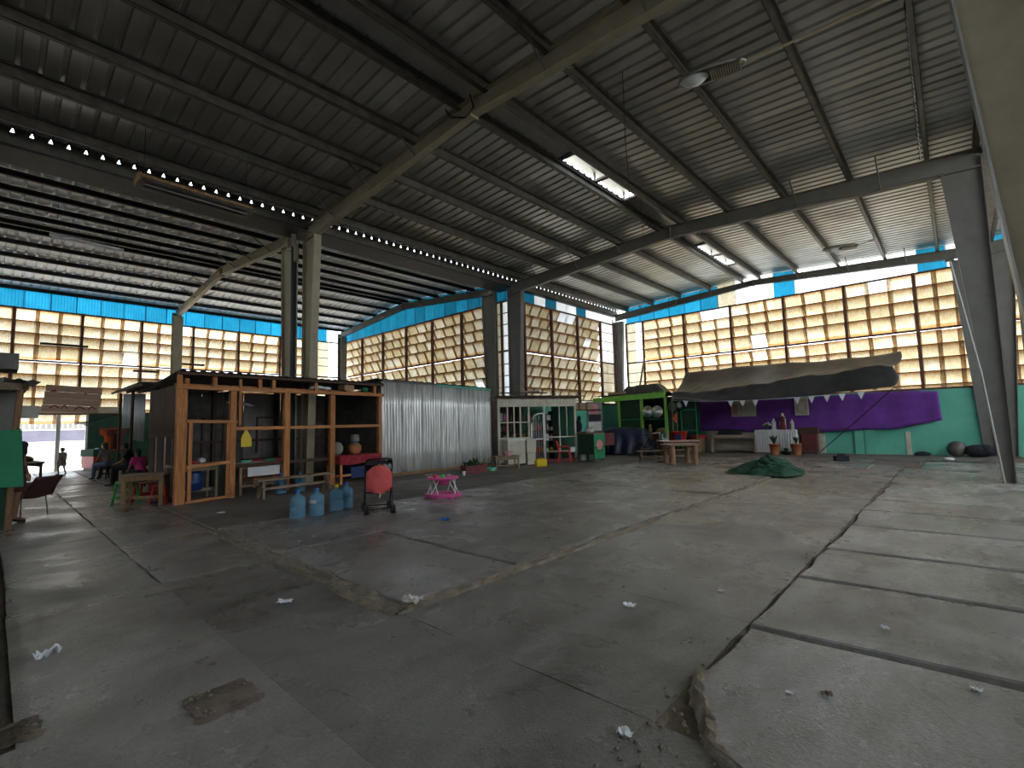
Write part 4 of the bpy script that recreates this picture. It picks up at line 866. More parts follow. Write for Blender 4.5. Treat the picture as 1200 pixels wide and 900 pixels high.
f = obj('poster_board', MB().box(.12, .82, -.04, .0, 1.15, 2.5), M['greywall'], t)
obj('pink_poster', MB().box(.17, .62, -.052, -.04, 1.95, 2.42), M['posterpink'], f); obj('dark_poster', MB().box(.17, .75, -.052, -.04, 1.62, 1.92), M['blackcloth'], f); obj('pale_poster', MB().box(.15, .75, -.052, -.04, 1.18, 1.58), M['paper'], f)
for i, (x, w, h) in enumerate(((-.5, .34, .26), (-.12, .3, .3), (.2, .26, .22))):
    t2 = thing('shelf_box', ('left', 'middle', 'right')[i] + ' brown cardboard box on top of the poster rack', 'box', (-12.6 + x * math.cos(R(50)), 18.6 + x * math.sin(R(50)), 2.16), R(50)); obj('carton', MB().box(-w / 2, w / 2, -.15, .15, 0, h), M['cardboard'], t2); obj('tape', MB().box(-w / 2 - .002, w / 2 + .002, -.03, .03, h - .002, h + .003), M['paper'], t2)
one('black_bag', 'black bag hanging on the rack left of the posters', 'bag', MB().ball((0, 0, .25), .22, .12, .3).ball((.1, -.05, .6), .10, .08, .14), M['blackcloth'], (-12.75, 18.25, 1.14))
# ------------------------------------------------------------------ lime green stall
t = thing('green_stall', 'lime green framed stall with dark screens in the far left corner', 'stall', (-13.9, 21.8, 0))
GL = 3.8
for x in (1.25, 2.5, 3.76): obj('post', MB().box(x - .06, x + .06, -.06, .06, 0, 2.66), M['limegreen'], t)
obj('fascia', MB().hexa([(-.1, -.35, 2.56), (GL, -.12, 2.66), (GL, -.06, 2.66), (-.1, -.28, 2.56), (-.1, -.35, 2.80), (GL, -.12, 2.98), (GL, -.06, 2.98), (-.1, -.28, 2.80)]), M['limegreen'], t)
for i in range(4): mb = MB(); x0 = -.1 + i * .97; mb.grid(8, 1, lambda u, v: (x0 + u * 1.0, -.3 + v * 2.7, 2.92 - .1 * v + .015 * math.sin(u * 20) + .006 * (i % 2)), False); solid(obj('roof_sheet', mb, M['tin_old'], t), .005)
for a, b_ in ((1.32, 2.43), (2.57, 3.7)): obj('middle_rail', MB().box(a, b_, -.03, .03, 1.62, 1.67), M['midgreen'], t)
obj('screen', MB().box(1.3, 2.45, .02, .03, .9, 2.6), M['mesh_green'], t); obj('counter', MB().box(1.2, 3.8, -.1, .5, .9, .96), M['timber_log'], t); obj('counter_front', MB().box(1.2, 3.8, -.02, .02, 0, .9), M['maroon'], t)
obj('back_screen', MB().box(0, 4.3, 2.2, 2.24, 0, 2.8), M['mesh_green'], t); obj('side_frame', MB().box(4.45, 4.50, 0, .06, 0, 2.55).box(5.15, 5.2, 0, .06, 0, 2.55).box(4.45, 5.2, 0, .06, 2.0, 2.06).box(4.45, 5.2, 0, .06, 1.05, 1.1), M['midgreen'], t)
obj('side_screen', MB().box(3.8, 5.3, .1, .12, .9, 2.6), M['mesh_green'], t)
for i, x in enumerate((-11.05, -10.55)):
    q = thing('aluminium_basin', ('left' if i == 0 else 'right') + ' of the two round aluminium basins hanging in the green stall', 'basin', (x, 21.68, 2.0)); o = obj('bowl', MB().lathe([(.0, -.14), (.18, -.13), (.28, 0), (.31, .01), (.29, .012), (.17, -.11), (0, -.12)], 20), M['silver'], q); o.rotation_euler = (R(-98), 0, 0)
    obj('hook', MB().tube([(0, 0, .3), (0, .03, .62)], .008, 5), M['wire'], q)
q = thing('pot_bundle', 'grey pots hanging at the right post of the green stall', 'pot', (-9.75, 21.7, 2.2)); obj('pot', MB().ball((0, 0, 0), .22, .2, .24), M['steel_dark'], q); obj('pot', MB().ball((.3, .05, .05), .15, .15, .18), M['silver'], q); obj('handle', MB().tube([(-.1, 0, .2), (0, 0, .42), (.1, 0, .2)], .008, 5), M['wire'], q)
one('counter_vase', 'brown wooden block on the green stall counter', 'block', MB().lathe([(.07, 0), (.09, .2), (.05, .32), (.06, .42), (0, .42)], 12), M['timber_log'], (-11.05, 21.9, .96))
one('counter_sack', 'beige sack on the right of the green stall counter', 'sack', MB().ball((0, 0, .12), .32, .18, .14), M['cardboard'], (-10.4, 21.9, .96))
q = thing('orange_flag', 'small orange flag on a stick before the green stall', 'flag', (-9.35, 21.2, 0)); obj('stick', MB().tube([(0, 0, 0), (0, 0, 1.95)], .014, 6), M['timber_old'], q); solid(obj('flag_cloth', MB().grid(4, 6, lambda u, v: (-.02 - u * .16 * (1 - abs(2 * v - 1) * .6), .03 * math.sin(u * 5), 1.45 + v * .42)), M['orange'], q), .006)
one('roof_bundle', 'grey tarp covered bundle on the roof of the green stall', 'bundle', MB().grid(20, 10, lambda u, v: (-1.2 + 2.4 * u + .04 * nz(u * 4, v * 4), -.5 + 1.0 * v, (.50 - .08 * (1 - u)) * min(1, 5 * min(u + .05, 1.02 - u)) * min(1, 4.5 * min(v + .02, 1.02 - v)) + .05 * nz(u * 5, v * 3))), M['greytarp'], (-11.6, 22.6, 2.93))
one('roof_crate', 'flat brown crate at the left of the bundle on the green stall roof', 'crate', MB().box(-.5, .5, -.3, .3, 0, .2), M['cardboard'], (-12.9, 22.3, 2.88))
q = thing('leaning_pole', 'dark pole leaning against the far fibreglass wall above the green stall', 'pole', (-12.85, 24.2, 2.8)); obj('shaft', MB().tube([(0, 0, 0), (.42, .1, 2.1)], .05, 7), M['steel_dark'], q)
# containers right of the stall
t = thing('red_tub', 'big red tub right of the green stall', 'tub', (-9.25, 21.0, .62)); obj('tub', MB().lathe([(.30, 0), (.40, .42), (.42, .42), (.38, .44), (.29, .03), (0, .03)], 20), M['red_pl'], t); obj('blue_box', MB().box(.02, .3, -.42, -.3, .05, .3), M['blue_pl'], t)
table('tub_stand', 'low plank stand under the big red tub', (-9.25, 21.0, 0), 0, 1.0, .6, .62, 'timber_dk')
one('blue_drum_small', 'grey water can left of the big red tub', 'can', MB().lathe([(.13, 0), (.14, .4), (.06, .5), (.06, .58), (0, .58)], 14), M['steel_dark'], (-9.95, 21.0, .55)); table('can_stand', 'narrow stand under the grey water can', (-9.95, 21.0, 0), 0, .4, .4, .55, 'timber_dk')
t = thing('woven_bin', 'woven brown bin with a red lid by the teal wall', 'bin', (-9.35, 23.6, 0)); obj('basket', MB().lathe([(.28, 0), (.36, .66), (.34, .66), (.26, .02), (0, .02)], 18), M['timber_log'], t); obj('lid', MB().lathe([(.38, .64), (.38, .74), (.30, .82), (0, .84)], 18), M['red_pl'], t)
# navy tarp heap over a tricycle
mb = MB()
def tarp(u, v):
    x = -1.45 + 2.9 * u; y = -.6 + 1.2 * v; e = min(1, 5.5 * min(u, 1 - u)) * min(1, 4.5 * min(v, 1 - v)); e = e ** .6
    top = 1.16 + .12 * math.sin(u * 3.2 + .3) - .25 * max(0, .28 - u) * 2
    return (x + (1 - e) * .1 * math.sin(v * 24), y + (1 - e) * .1 * math.sin(u * 30), max(.06, top * e + .07 * nz(u * 6, v * 5)))
mb.grid(44, 20, tarp)
t = thing('covered_tricycle', 'navy tarp draped over a low cart before the green stall', 'cart', (-11.75, 20.75, 0), R(12)); obj('tarpaulin', mb, M['navytarp'], t)
for x in (-.9, .95): obj('wheel', MB().lathe([(.22, -.03), (.27, -.02), (.28, 0), (.27, .02), (.22, .03)], 18, (0, 0, 0)), M['black'], t, (x, -.66, .28)).rotation_euler = (R(90), 0, 0)
obj('chassis', MB().box(-1.2, 1.2, -.4, .4, .3, .36), M['steel_dark'], t)
# bicycle
t = thing('bicycle', 'old bicycle with pale handlebar parked behind the picnic table', 'bicycle', (-10.0, 19.9, 0), R(55))
wh = MB()
wh.grid(24, 6, lambda u, v: ((.33 + .02 * math.cos(2 * math.pi * v)) * math.cos(2 * math.pi * u), .02 * math.sin(2 * math.pi * v), (.33 + .02 * math.cos(2 * math.pi * v)) * math.sin(2 * math.pi * u)))
for k in range(10): wh.tube([(0, 0, 0), (.32 * math.cos(k * .628), 0, .32 * math.sin(k * .628))], .004, 4, False)
wm = wh.mesh('wheel', M['black'])
for x in (-.52, .52): link('wheel', wm, t, (x, 0, .35))
obj('bike_frame', MB().tube([(-.52, 0, .35), (-.12, 0, .34), (.36, 0, .78), (-.2, 0, .80), (-.12, 0, .34)], .017, 6).tube([(-.52, 0, .35), (-.2, 0, .8), (-.22, 0, .92)], .015, 6).tube([(.52, 0, .35), (.38, 0, .78), (.35, 0, .98)], .017, 6), M['steel_dark'], t)
obj('handlebar', MB().tube([(.22, -.28, 1.0), (.36, -.14, 1.04), (.36, .14, 1.04), (.22, .28, 1.0)], .016, 6), M['white'], t); obj('saddle', MB().ball((-.22, 0, .95), .14, .08, .04), M['black'], t); obj('basket', MB().box(.45, .7, -.15, .15, .75, .78).box(.45, .47, -.15, .15, .75, .98).box(.68, .7, -.15, .15, .75, .98), M['silver'], t)
# picnic table with log legs, benches, cloth table
t = thing('picnic_table', 'rough picnic table with thick log legs on the concrete', 'table', (-7.35, 16.75, 0), R(46))
obj('plank', MB().box(-.55, .55, -.45, -.16, .68, .73), M['timber_old'], t); obj('plank', MB().box(-.53, .56, -.14, .14, .68, .73), M['timber_old'], t); obj('plank', MB().box(-.55, .54, .16, .45, .68, .73), M['timber_old'], t)
for x in (-.40, .42):
    for y in (-.33, .33):
        obj('log_leg', MB().tube([(x, y, 0), (x * .97, y, .35), (x * 1.03, y, .68)], [.10, .085, .10], 9), M['timber_log'], t)
    obj('crosspiece', MB().box(x - .05, x + .05, -.42, .42, .60, .68), M['timber_log'], t)
bench('plank_bench', 'long plank bench behind the log legged picnic table', (-8.15, 17.45, 0), R(48), 2.4, .26, .46, 'timber_old')
table('striped_table', 'table with a red and white striped top behind the picnic table', (-8.3, 18.75, 0), R(48), 1.5, .75, .76, 'timber_dk', topmat='striped')
one('white_ledge_cloth', 'white cloth on the corner of the striped table', 'cloth', MB().box(-.25, .15, -.2, .1, 0, .02), M['white_pl'], (-8.7, 18.35, .765), R(48))

# ------------------------------------------------------------------ far wall: purple cloth, canopy, altar
mb = MB()
def pur(u, v):
    x = -10.2 + 9.75 * u; zt = 2.46 + .03 * math.sin(u * 9) - .05 * max(0, u - .93) / .07
    zb = 1.03 - .12 * math.sin(math.pi * min(1, u * 1.05)) ** 2 + .30 * max(0, u - .86) / .14
    fold = math.sin(u * 60 + 2 * math.sin(v * 3)) * .016 + .045 * math.sin((u * 7 - v * 1.6) * 5) * (1 - .8 * v) * (.4 + .6 * abs(2 * u - 1))
    return (x + .10 * (1 - v) * (u - .5), 24.27 + fold - .02 * (1 - v), zb + (zt - zb) * v)
mb.grid(110, 10, pur); c = one('purple_cloth', 'long purple cloth pinned along the teal far wall', 'cloth', mb, M['purple']); solid(c, .008)
def picture(label, x0, x1, z0, z1, parts):
    t = thing('picture', label, 'picture', ((x0 + x1) / 2, 24.20, z0)); w = (x1 - x0) / 2; h = z1 - z0
    obj('board', MB().box(-w, w, 0, .03, 0, h), M['paper'], t)
    for i, (n, a, b_, c_, d_, m_) in enumerate(parts): obj(n, MB().box(-w + a * 2 * w, -w + b_ * 2 * w, -.006 - .004 * i, 0, c_ * h, d_ * h), M[m_], t)
picture('wide pale picture pair hanging on the purple cloth above the wooden bench table', -7.95, -6.85, 1.66, 2.42, [('print', .03, .44, .05, .95, 'timber_pale'), ('figure', .12, .26, .15, .8, 'posterpink'), ('figure', .28, .38, .15, .7, 'paper'), ('pale_print', .5, .97, .05, .95, 'cream')])
picture('small faded picture hanging on the purple cloth right of the statues', -5.25, -4.72, 1.65, 2.42, [('print', .06, .94, .05, .95, 'timber_pale'), ('pale_patch', .3, .7, .3, .75, 'cream')])
# canopy
mb = MB()
def can(u, v):   # v: 0 front hem, 1 top edge
    xf = -9.45 + 8.0 * u; xb = -9.95 + 8.5 * u
    zf = 2.52 - .26 * math.sin(math.pi * u) ** .8 * (1 - .35 * u) + .05 * u
    zb = 3.95 + .05 * math.sin(u * 5) + .07 * (abs(((u * 3.6) % 1) - .5) - .25) + .14 * max(0, u - .85) / .15
    hc = .20 + .42 * u; zc = zf + (zb - zf) * hc      # the hem folds up along a crease that rises to the right
    if v <= .4:
        t = v / .4; z = zf + (zc - zf) * t; y = 20.9 + (.55 - .2 * u) * t; sag = -.05 * math.sin(math.pi * t)
    else:
        t = (v - .4) / .6; z = zc + (zb - zc) * t; y = 21.45 - .2 * u + (2.45 + .2 * u) * t; sag = -(.20 - .05 * u) * math.sin(math.pi * t)
    env = math.sin(math.pi * min(1, v * 1.05))
    w = .16 * (abs(((u * 3.3 - v * .9 + .2) % 1) - .5) - .25) * env + .09 * (abs(((u * 7.9 + v * 1.3) % 1) - .5) - .25) * env + .05 * nz(u * 7, v * 4) + .04 * (abs(((u * 15 - v * 3) % 1) - .5) - .25) * env
    if u > .9: z -= .22 * (u - .9) / .1 * math.sin(math.pi * v)
    return (xf + (xb - xf) * v + .10 * math.sin(v * 9) * max(0, u - .9) / .1, y + .05 * nz(u * 9, v * 5), z + sag + w)
mb.grid(90, 25, can); c = one('canopy_tarp', 'large grey tarpaulin canopy sagging before the purple cloth', 'tarpaulin', mb, M['greytarp']); solid(c, .012)
for i, (p, q) in enumerate((((-9.45, 20.9, 2.52), (-9.45, 20.95, 0)),)):
    t = thing('canopy_pole', 'dark pole under the left corner of the grey canopy', 'pole', (q[0], q[1], 0)); obj('shaft', MB().tube([(0, 0, 0), (0, 0, 2.5)], .03, 7), M['steel_dark'], t)
t = thing('guy_rope', 'dark rope slanting from the canopy corner to the floor', 'rope', (-4.45, 24.2, 0)); obj('strand', MB().tube([(0, 0, .02), (1.55, -1.75, 1.3), (3.0, -3.3, 2.55)], .018, 6), M['rope'], t)
t = thing('hem_rope', 'thin rope carrying the white pennants along the canopy front', 'rope', (0, 20.85, 0)); obj('strand', MB().tube([(-9.4 + 7.9 * k / 20, 0, 2.47 - .20 * math.sin(math.pi * k / 20) ** .8 * (1 - .35 * k / 20)) for k in range(21)], .008, 5), M['white_pl'], t)
names = ('first', 'second', 'third', 'fourth', 'fifth', 'sixth', 'seventh', 'eighth', 'ninth')
for i, x in enumerate((-8.75, -6.85, -6.38, -5.9, -4.42, -3.94, -3.45, -2.98, -2.42)):
    k = (x + 9.4) / 7.9; z = 2.47 - .20 * math.sin(math.pi * k) ** .8 * (1 - .35 * k)
    one('pennant', names[i] + ' white pennant from the left along the canopy rope', 'pennant', MB().prism([(-.11, 0), (.11, 0), (.0, -.26)], -.004, .004), M['white_pl'], (x, 20.83, z), 0, 'white pennants under the canopy').rotation_euler = (R(90), 0, 0)
t = table('bench_table', 'low worn wooden table against the cream wall below the purple cloth', (-7.7, 23.6, 0), 0, 2.05, .6, .82, 'timber_pale', leg=.08)
obj('lower_bar', MB().box(-.9, .9, -.03, .03, .30, .36), M['timber_pale'], t)
one('dark_bundle', 'dark folded cloth bundle on the worn wooden table', 'bundle', MB().grid(16, 6, lambda u, v: (-.55 + 1.1 * u, -.2 + .4 * v, (.22 + .08 * nz(u * 5, v * 3)) * min(1, 8 * min(u, 1 - u)) * min(1, 5 * min(v, 1 - v)))), M['blackcloth'], (-7.9, 23.6, .82))
t = thing('altar_table', 'altar table with a pleated white skirt before the purple cloth', 'table', (-5.95, 23.85, 0)); obj('tabletop', MB().box(-.82, .82, -.35, .35, .98, 1.03), M['white'], t)
mb = MB(); per = [(-.82, .35), (-.82, -.36), (.82, -.36), (.82, .35)]
def skirt(u, v):
    s = u * 3.06; 
    if s < .71: x, y, n = -.82, .35 - s, (-1, 0)
    elif s < 2.35: x, y, n = -.82 + s - .71, -.36, (0, -1)
    else: x, y, n = .82, -.36 + s - 2.35, (1, 0)
    w = .022 * math.sin(s * 62) * (.4 + .6 * (1 - v)); return (x + n[0] * w, y + n[1] * w, .03 + v * .98)
mb.grid(200, 3, skirt); obj('skirt', mb, M['white'], t)
def statue(label, loc, H, m1, m2):
    t = thing('statue', label, 'statue', loc); k = H / .7
    obj('robe', MB().lathe([(.13 * k, 0), (.14 * k, .04 * k), (.10 * k, .25 * k), (.095 * k, .42 * k), (.11 * k, .5 * k), (.04 * k, .56 * k), (0, .57 * k)], 14, sy=.75), M[m1], t)
    obj('head', MB().ball((0, 0, .62 * k), .045 * k, .05 * k, .06 * k), M[m2], t); obj('mantle', MB().lathe([(.135 * k, .02), (.12 * k, .3 * k), (.125 * k, .48 * k), (.06 * k, .6 * k), (.055 * k, .68 * k), (0, .71 * k)], 12, (0, .035 * k, 0), sy=.6), M[m2 if m1 == 'maroon' else m1], t)
    obj('arm', MB().tube([(-.09 * k, -.02, .47 * k), (-.06 * k, -.1 * k, .38 * k), (0, -.11 * k, .43 * k)], .028 * k, 6).tube([(.09 * k, -.02, .47 * k), (.06 * k, -.1 * k, .38 * k), (0, -.11 * k, .43 * k)], .028 * k, 6), M[m1], t)
statue('tall maroon robed statue on the white altar', (-5.68, 23.8, 1.03), .74, 'maroon', 'cream'); statue('slender cream statue at the right end of the altar', (-5.33, 23.85, 1.03), .46, 'cream', 'cardboard'); statue('small white statue among flowers on the altar', (-6.05, 23.85, 1.03), .50, 'white', 'white')
def plant(label, loc, potmat, n, h, r, pot=True, fl=None, hp=.3):
    t = thing('potted_plant', label, 'plant', loc)
    if pot: obj('pot', MB().lathe([(.15, 0), (.21, hp), (.225, hp), (.225, hp + .04), (.2, hp + .04), (.19, hp - .03), (0, hp - .03)], 18), M[potmat], t)
    z0 = hp - .03 if pot else 0
    for k in range(n):
        a = random.uniform(0, 6.28); e = random.uniform(.3, 1); p0 = Vector((0, 0, z0)); d = Vector((math.cos(a), math.sin(a), 0)); s = Vector((-d.y, d.x, 0)) * .055
        p1 = p0 + d * r * e * .5 + Vector((0, 0, h * random.uniform(.6, .9))); p2 = p0 + d * r * e + Vector((0, 0, h * random.uniform(.5, 1.1)))
        obj('leaf', MB().add([p0, p1 - s, p2, p1 + s], [(0, 1, 2, 3)], True), M['leaf'], t)
    if fl:
        for k in range(7):
            a = random.uniform(0, 6.28); obj('flower', MB().ball((r * .7 * math.cos(a), r * .5 * math.sin(a), h * random.uniform(.6, 1.0)), .05, .05, .045, 7, 5), M[fl], t)
plant('terracotta potted plant left of the altar skirt middle', (-5.80, 22.75, 0), 'terracotta', 14, .45, .25, hp=.42); plant('terracotta potted plant at the right foot of the altar', (-5.02, 22.95, 0), 'terracotta', 14, .4, .22, hp=.42)
plant('bunch of pale flowers on the left of the altar', (-6.28, 23.75, 1.03), 'terracotta', 16, .34, .22, False, 'paper'); plant('small dark plant between the two terracotta pots', (-5.4, 22.9, 0), 'black', 16, .22, .25, hp=.1)
t = thing('maroon_cabinet', 'dark red wooden cabinet right of the altar', 'cabinet', (-4.72, 24.05, 0)); obj('body', MB().box(-.28, .28, -.2, .2, .08, .85), M['maroon'], t); obj('top', MB().box(-.36, .34, -.24, .2, .85, 1.12), M['timber_dk'], t)
for z in (.36, .62): obj('rail', MB().box(-.28, .28, -.215, -.2, z, z + .03), M['timber_dk'], t)
for x in (-.25, .25): obj('leg', MB().box(x - .03, x + .03, -.18, -.12, 0, .1), M['timber_dk'], t)
one('stone_weight', 'black block weight lying on the floor before the purple cloth', 'block', MB().box(-.2, .2, -.13, .13, 0, .20).box(-.08, .1, -.06, .06, .2, .27), M['blackcloth'], (-3.05, 20.1, 0), .5)
# green net heap
mb = MB()
def net(u, v):
    a = 2 * math.pi * u; r = v; rx = .98 * (1 + .15 * math.sin(a * 3) + .08 * math.sin(a * 7 + 1)); x = r * rx * math.cos(a); y = r * rx * .85 * math.sin(a)
    h = .36 * max(0, (1 - r)) ** .9 + .10 * (1 - r ** 3) + .17 * nz(x * 3.2, y * 3.2, 2) * (1 - r ** 4) + .05 * nz(x * 11, y * 11, 5) * (1 - r ** 4) + .05 * math.sin(a * 5 + r * 5) * r * (1 - r)
    return (x, y, max(.012, h))
mb.grid(64, 22, net); t = thing('net_heap', 'heap of green fishing net on the concrete floor', 'net', (-3.98, 14.95, .03), R(45)); obj('net_cloth', mb, M['net'], t)
mb = MB()
for k in range(26):
    a = random.uniform(0, 6.28); pts = []
    for s in range(9):
        u = (a / 6.283 + .05 * s + .02 * random.random()) % 1; v = .15 + .1 * s * random.uniform(.8, 1.05); p = net(u, min(.98, v)); pts.append((p[0], p[1], p[2] + .012))
    mb.tube(pts, .010, 5)
obj('net_cord', mb, M['net'], t, kind='stuff')
# sacks and debris at the far right wall
one('brown_sack', 'dusty brown sack against the teal wall beside the columns', 'sack', MB().ball((0, 0, .27), .28, .24, .29), M['tin_old'], (-.08, 24.0, 0)); one('black_sack', 'black sack lying beside the dusty brown sack', 'sack', MB().ball((0, 0, .22), .42, .25, .23).ball((.2, -.05, .25), .2, .2, .2), M['blackcloth'], (.50, 23.9, 0))
one('small_dark_heap', 'small dark heap at the foot of the teal wall', 'heap', MB().ball((0, 0, .05), .26, .15, .11), M['blackcloth'], (-1.05, 24.1, 0)); one('white_debris', 'crumpled white paper near the far right columns', 'paper', MB().ball((0, 0, .05), .16, .11, .06, 7, 5), M['white_pl'], (-.3, 21.8, 0))

# ------------------------------------------------------------------ lamps and wires under the roof
def street_lamp(label, loc, rz, arm):
    t = thing('street_lamp', label, 'lamp', loc, rz)
    obj('housing', MB().grid(20, 8, lambda u, v: (-.5 + 1.05 * v, (.21 - .07 * v) * math.sin(math.pi * min(1, .12 + v * .9)) ** .5 * math.cos(math.pi * u), .11 * math.sin(math.pi * u) * math.sin(math.pi * min(1, .1 + .9 * v)) ** .5 + .03)), M['steel'], t)
    obj('rim', MB().tube([((.0 - .5) + .52 + .54 * math.cos(a), .195 * math.sin(a) * (1 - .15 * math.cos(a)), .02) for a in [2 * math.pi * k / 28 for k in range(29)]], .022, 6), M['steel_edge'], t)
    obj('lens', MB().grid(18, 6, lambda u, v: (-.26 + .24 * v * math.cos(2 * math.pi * u), .155 * v * math.sin(2 * math.pi * u), -.10 + .11 * v * v)), M['lampglass'], t)
    obj('gear_cover', MB().box(.02, .5, -.13, .13, -.03, .03), M['steel_dark'], t)
    for k in range(13): x = .02 + k * .038; obj('cooling_fin', MB().box(x, x + .012, -.15, .15, -.055, -.02), M['steel'], t)
    obj('arm', MB().tube([(.5, 0, .02)] + arm, .022, 8), M['steel'], t)
    return t
street_lamp('street lamp with finned housing hanging high under the near roof', (-2.72, 8.25, 7.58), R(12), [(1.2, .05, .08), (2.3, .0, .16), (2.72, 0, .18), (2.72, 0, .5)])
street_lamp('small distant street lamp under the far roof bay', (-2.55, 19.9, 7.42), R(12), [(.95, 0, .1), (.95, .0, .5)])
t = thing('trough_lamp', 'rusty fluorescent trough lamp hanging over the timber stall', 'lamp', (-12.2, 2.95, 6.78), R(92))
obj('trough', MB().hexa([(-1.1, -.25, 0), (1.1, -.25, 0), (1.1, .25, 0), (-1.1, .25, 0), (-1.1, -.10, .12), (1.1, -.10, .12), (1.1, .10, .12), (-1.1, .10, .12)]), M['tin_old'], t); obj('rust_cover', MB().box(-1.12, 1.12, -.13, .13, .12, .19), M['rust'], t); obj('end_cap', MB().box(-1.12, -1.09, -.25, .25, -.01, .16), M['rust'], t)
for y in (-.1, .1): obj('tube_lamp', MB().tube([(-1.0, y, -.02), (1.0, y, -.02)], .018, 8), M['greywall'], t)
for x in (-1.0, 1.0): obj('hanger_wire', MB().tube([(x, 0, .18), (x, 0, 1.33)], .006, 4), M['wire'], t)
t = thing('tube_lamp', 'pale fluorescent lamp hanging under the low left roof', 'lamp', (-18.8, 1.75, 7.3), R(97)); obj('batten', MB().box(-.85, .85, -.06, .06, 0, .07), M['white'], t); obj('tube', MB().tube([(-.8, 0, -.02), (.8, 0, -.02)], .02, 8), M['white_pl'], t); obj('hanger_wire', MB().tube([(-.7, 0, .06), (-.7, 0, 1.1)], .006, 4).tube([(.7, 0, .06), (.7, 0, 1.1)], .006, 4), M['wire'], t)
def wire(label, pts, r=.007): t = thing('wire', label, 'wire', pts[0]); p0 = Vector(pts[0]); obj('strand', MB().tube([Vector(p) - p0 for p in pts], r, 5), M['wire'], t)
wire('dark wire dangling from the roof beside the near street lamp', [(-4.2, 7.9, 8.25), (-4.22, 7.92, 6.9), (-4.18, 7.9, 6.2), (-4.2, 7.95, 5.7)])
wire('dark wire hanging down from the ridge vent', [(-6.5, 13.0, 8.4), (-6.52, 13.0, 7.5), (-6.45, 13.05, 6.9)])
wire('loose cable sagging along the middle beam', [(-6.6, 15.2, 7.7), (-5, 15.2, 7.35), (-3.2, 15.2, 7.62), (-1.5, 15.2, 7.35), (.2, 15.2, 7.3)])
wire('long cable running under the low left roof', [(-20.9, -2.75, 8.0), (-20.9, -2, 7.35), (-20.9, 2, 7.35), (-20.8, 5.5, 7.35), (-19.5, 6.25, 7.9)])
wire('thin cable along the valley from the trough lamp', [(-13.7, -2.7, 7.4), (-13.6, 2, 7.45), (-13.7, 6.25, 7.4)])
wire('cable hanging from the far beam near the blue strip', [(-6.2, 24.43, 8.0), (-6.2, 24.43, 7.85), (-6.2, 24.2, 7.9), (-6.1, 24.2, 7.2), (-6.0, 24.2, 6.9)])
wire('curled cable at the joint of the near beam', [(-7.3, 6.1, 8.1), (-7.0, 6.0, 7.75), (-6.7, 6.1, 7.65), (-6.5, 6.15, 7.8), (-6.6, 6.15, 8.1)], .02)
t = thing('chain', 'thin chain hanging beside the wide near column', 'chain', (-.12, 9.3, 5.4))
mb = MB()
for k in range(34): mb.lathe([(.010, 0), (.016, .02), (.010, .05)], 5, (0, 0, k * .075))
obj('links', mb, M['steel_dark'], t, kind='stuff')

# ------------------------------------------------------------------ litter on the floor
def scrap(label, loc, s, mat='white_pl', rz=0., flat=.35):
    t = one('litter', label, 'litter', MB().grid(6, 6, lambda u, v: ((u - .5) * s * (1 + .3 * nz(u * 3, v * 3, loc[0])), (v - .5) * s * .7 * (1 + .3 * nz(u * 3, v * 3, loc[1])), s * flat * abs(nz(u * 3.3, v * 3.1, loc[0] * 7)) + .005), False), M[mat], loc, rz); solid(t, .003)
scrap('crumpled white bag on the dark floor at the lower left', (-4.95, .35, .002), .13, rz=1.2, flat=.9); scrap('pale blue plastic bag at the corner of the crumbling kerb', (-3.66, 2.6, .045), .16, 'paper', .4, .8); scrap('white paper scrap on the aisle left of the kerb corner', (-4.7, 1.92, .002), .12, rz=.9)
scrap('white scrap in the middle of the aisle', (-2.19, 3.81, .002), .10, rz=.2, flat=.5); scrap('white scrap by the chipped slab at the bottom', (-1.36, 2.26, .002), .07, flat=.7); scrap('light blue scrap on the slab near the baby walker', (-6.33, 5.17, .035), .17, 'bluewater' if 0 else 'bluecap', .3, .4)
scrap('white pebble like scrap on the second right slab', (-.49, 4.44, .055), .05, flat=.8); scrap('brown clod on the first right slab', (-.64, 3.2, .055), .05, 'kerb', flat=1); scrap('small white scrap beside the brown clod', (-.8, 3.1, .055), .04, flat=.3); scrap('white scrap at the right end of the first slab joint', (-.03, 3.78, .055), .05, flat=.6)
scrap('tiny white scrap at the aisle edge of the fourth slab', (-1.72, 4.66, .002), .05); scrap('white litter at the foot of the zinc wall', (-12.5, 9.6, .002), .35, 'paper', flat=.2); scrap('crumpled cup near the foot of the zinc wall', (-11.9, 9.9, .002), .12, flat=.9); scrap('white paper on the dark floor before the stall', (-10.6, 3.1, .002), .16, 'paper')
scrap('small pale scrap behind the baby walker', (-10.4, 10.4, .002), .12, 'cardboard'); scrap('yellowish scrap on the right platform edge', (-1.1, 7.2, .05), .05, 'cardboard')
# ------------------------------------------------------------------ people
def capsule(mb, p, q, r1, r2, n=10):
    p = Vector(p); q = Vector(q); d = q - p; L = d.length
    d = d / L if L > 1e-6 else Vector((0, 0, 1)); up = Vector((0, 0, 1)) if abs(d.z) < .9 else Vector((1, 0, 0))
    a = d.cross(up).normalized(); b = a.cross(d); v = []; f = []; rings = []
    for k in range(5): t = math.pi / 2 * k / 4; rings.append((p - d * r1 * math.cos(t), r1 * math.sin(t)))
    for k in range(5): t = math.pi / 2 * k / 4; rings.append((q + d * r2 * math.sin(t), r2 * math.cos(t)))
    for c, r in rings:
        for k in range(n): t = 2 * math.pi * k / n; v.append(c + (a * math.cos(t) + b * math.sin(t)) * max(r, 1e-4))
    for i in range(len(rings) - 1):
        for k in range(n): f.append((i * n + k, i * n + (k + 1) % n, (i + 1) * n + (k + 1) % n, (i + 1) * n + k))
    mb.add(v, f + [tuple(range(n))[::-1], tuple(range((len(rings) - 1) * n, len(rings) * n))], True)
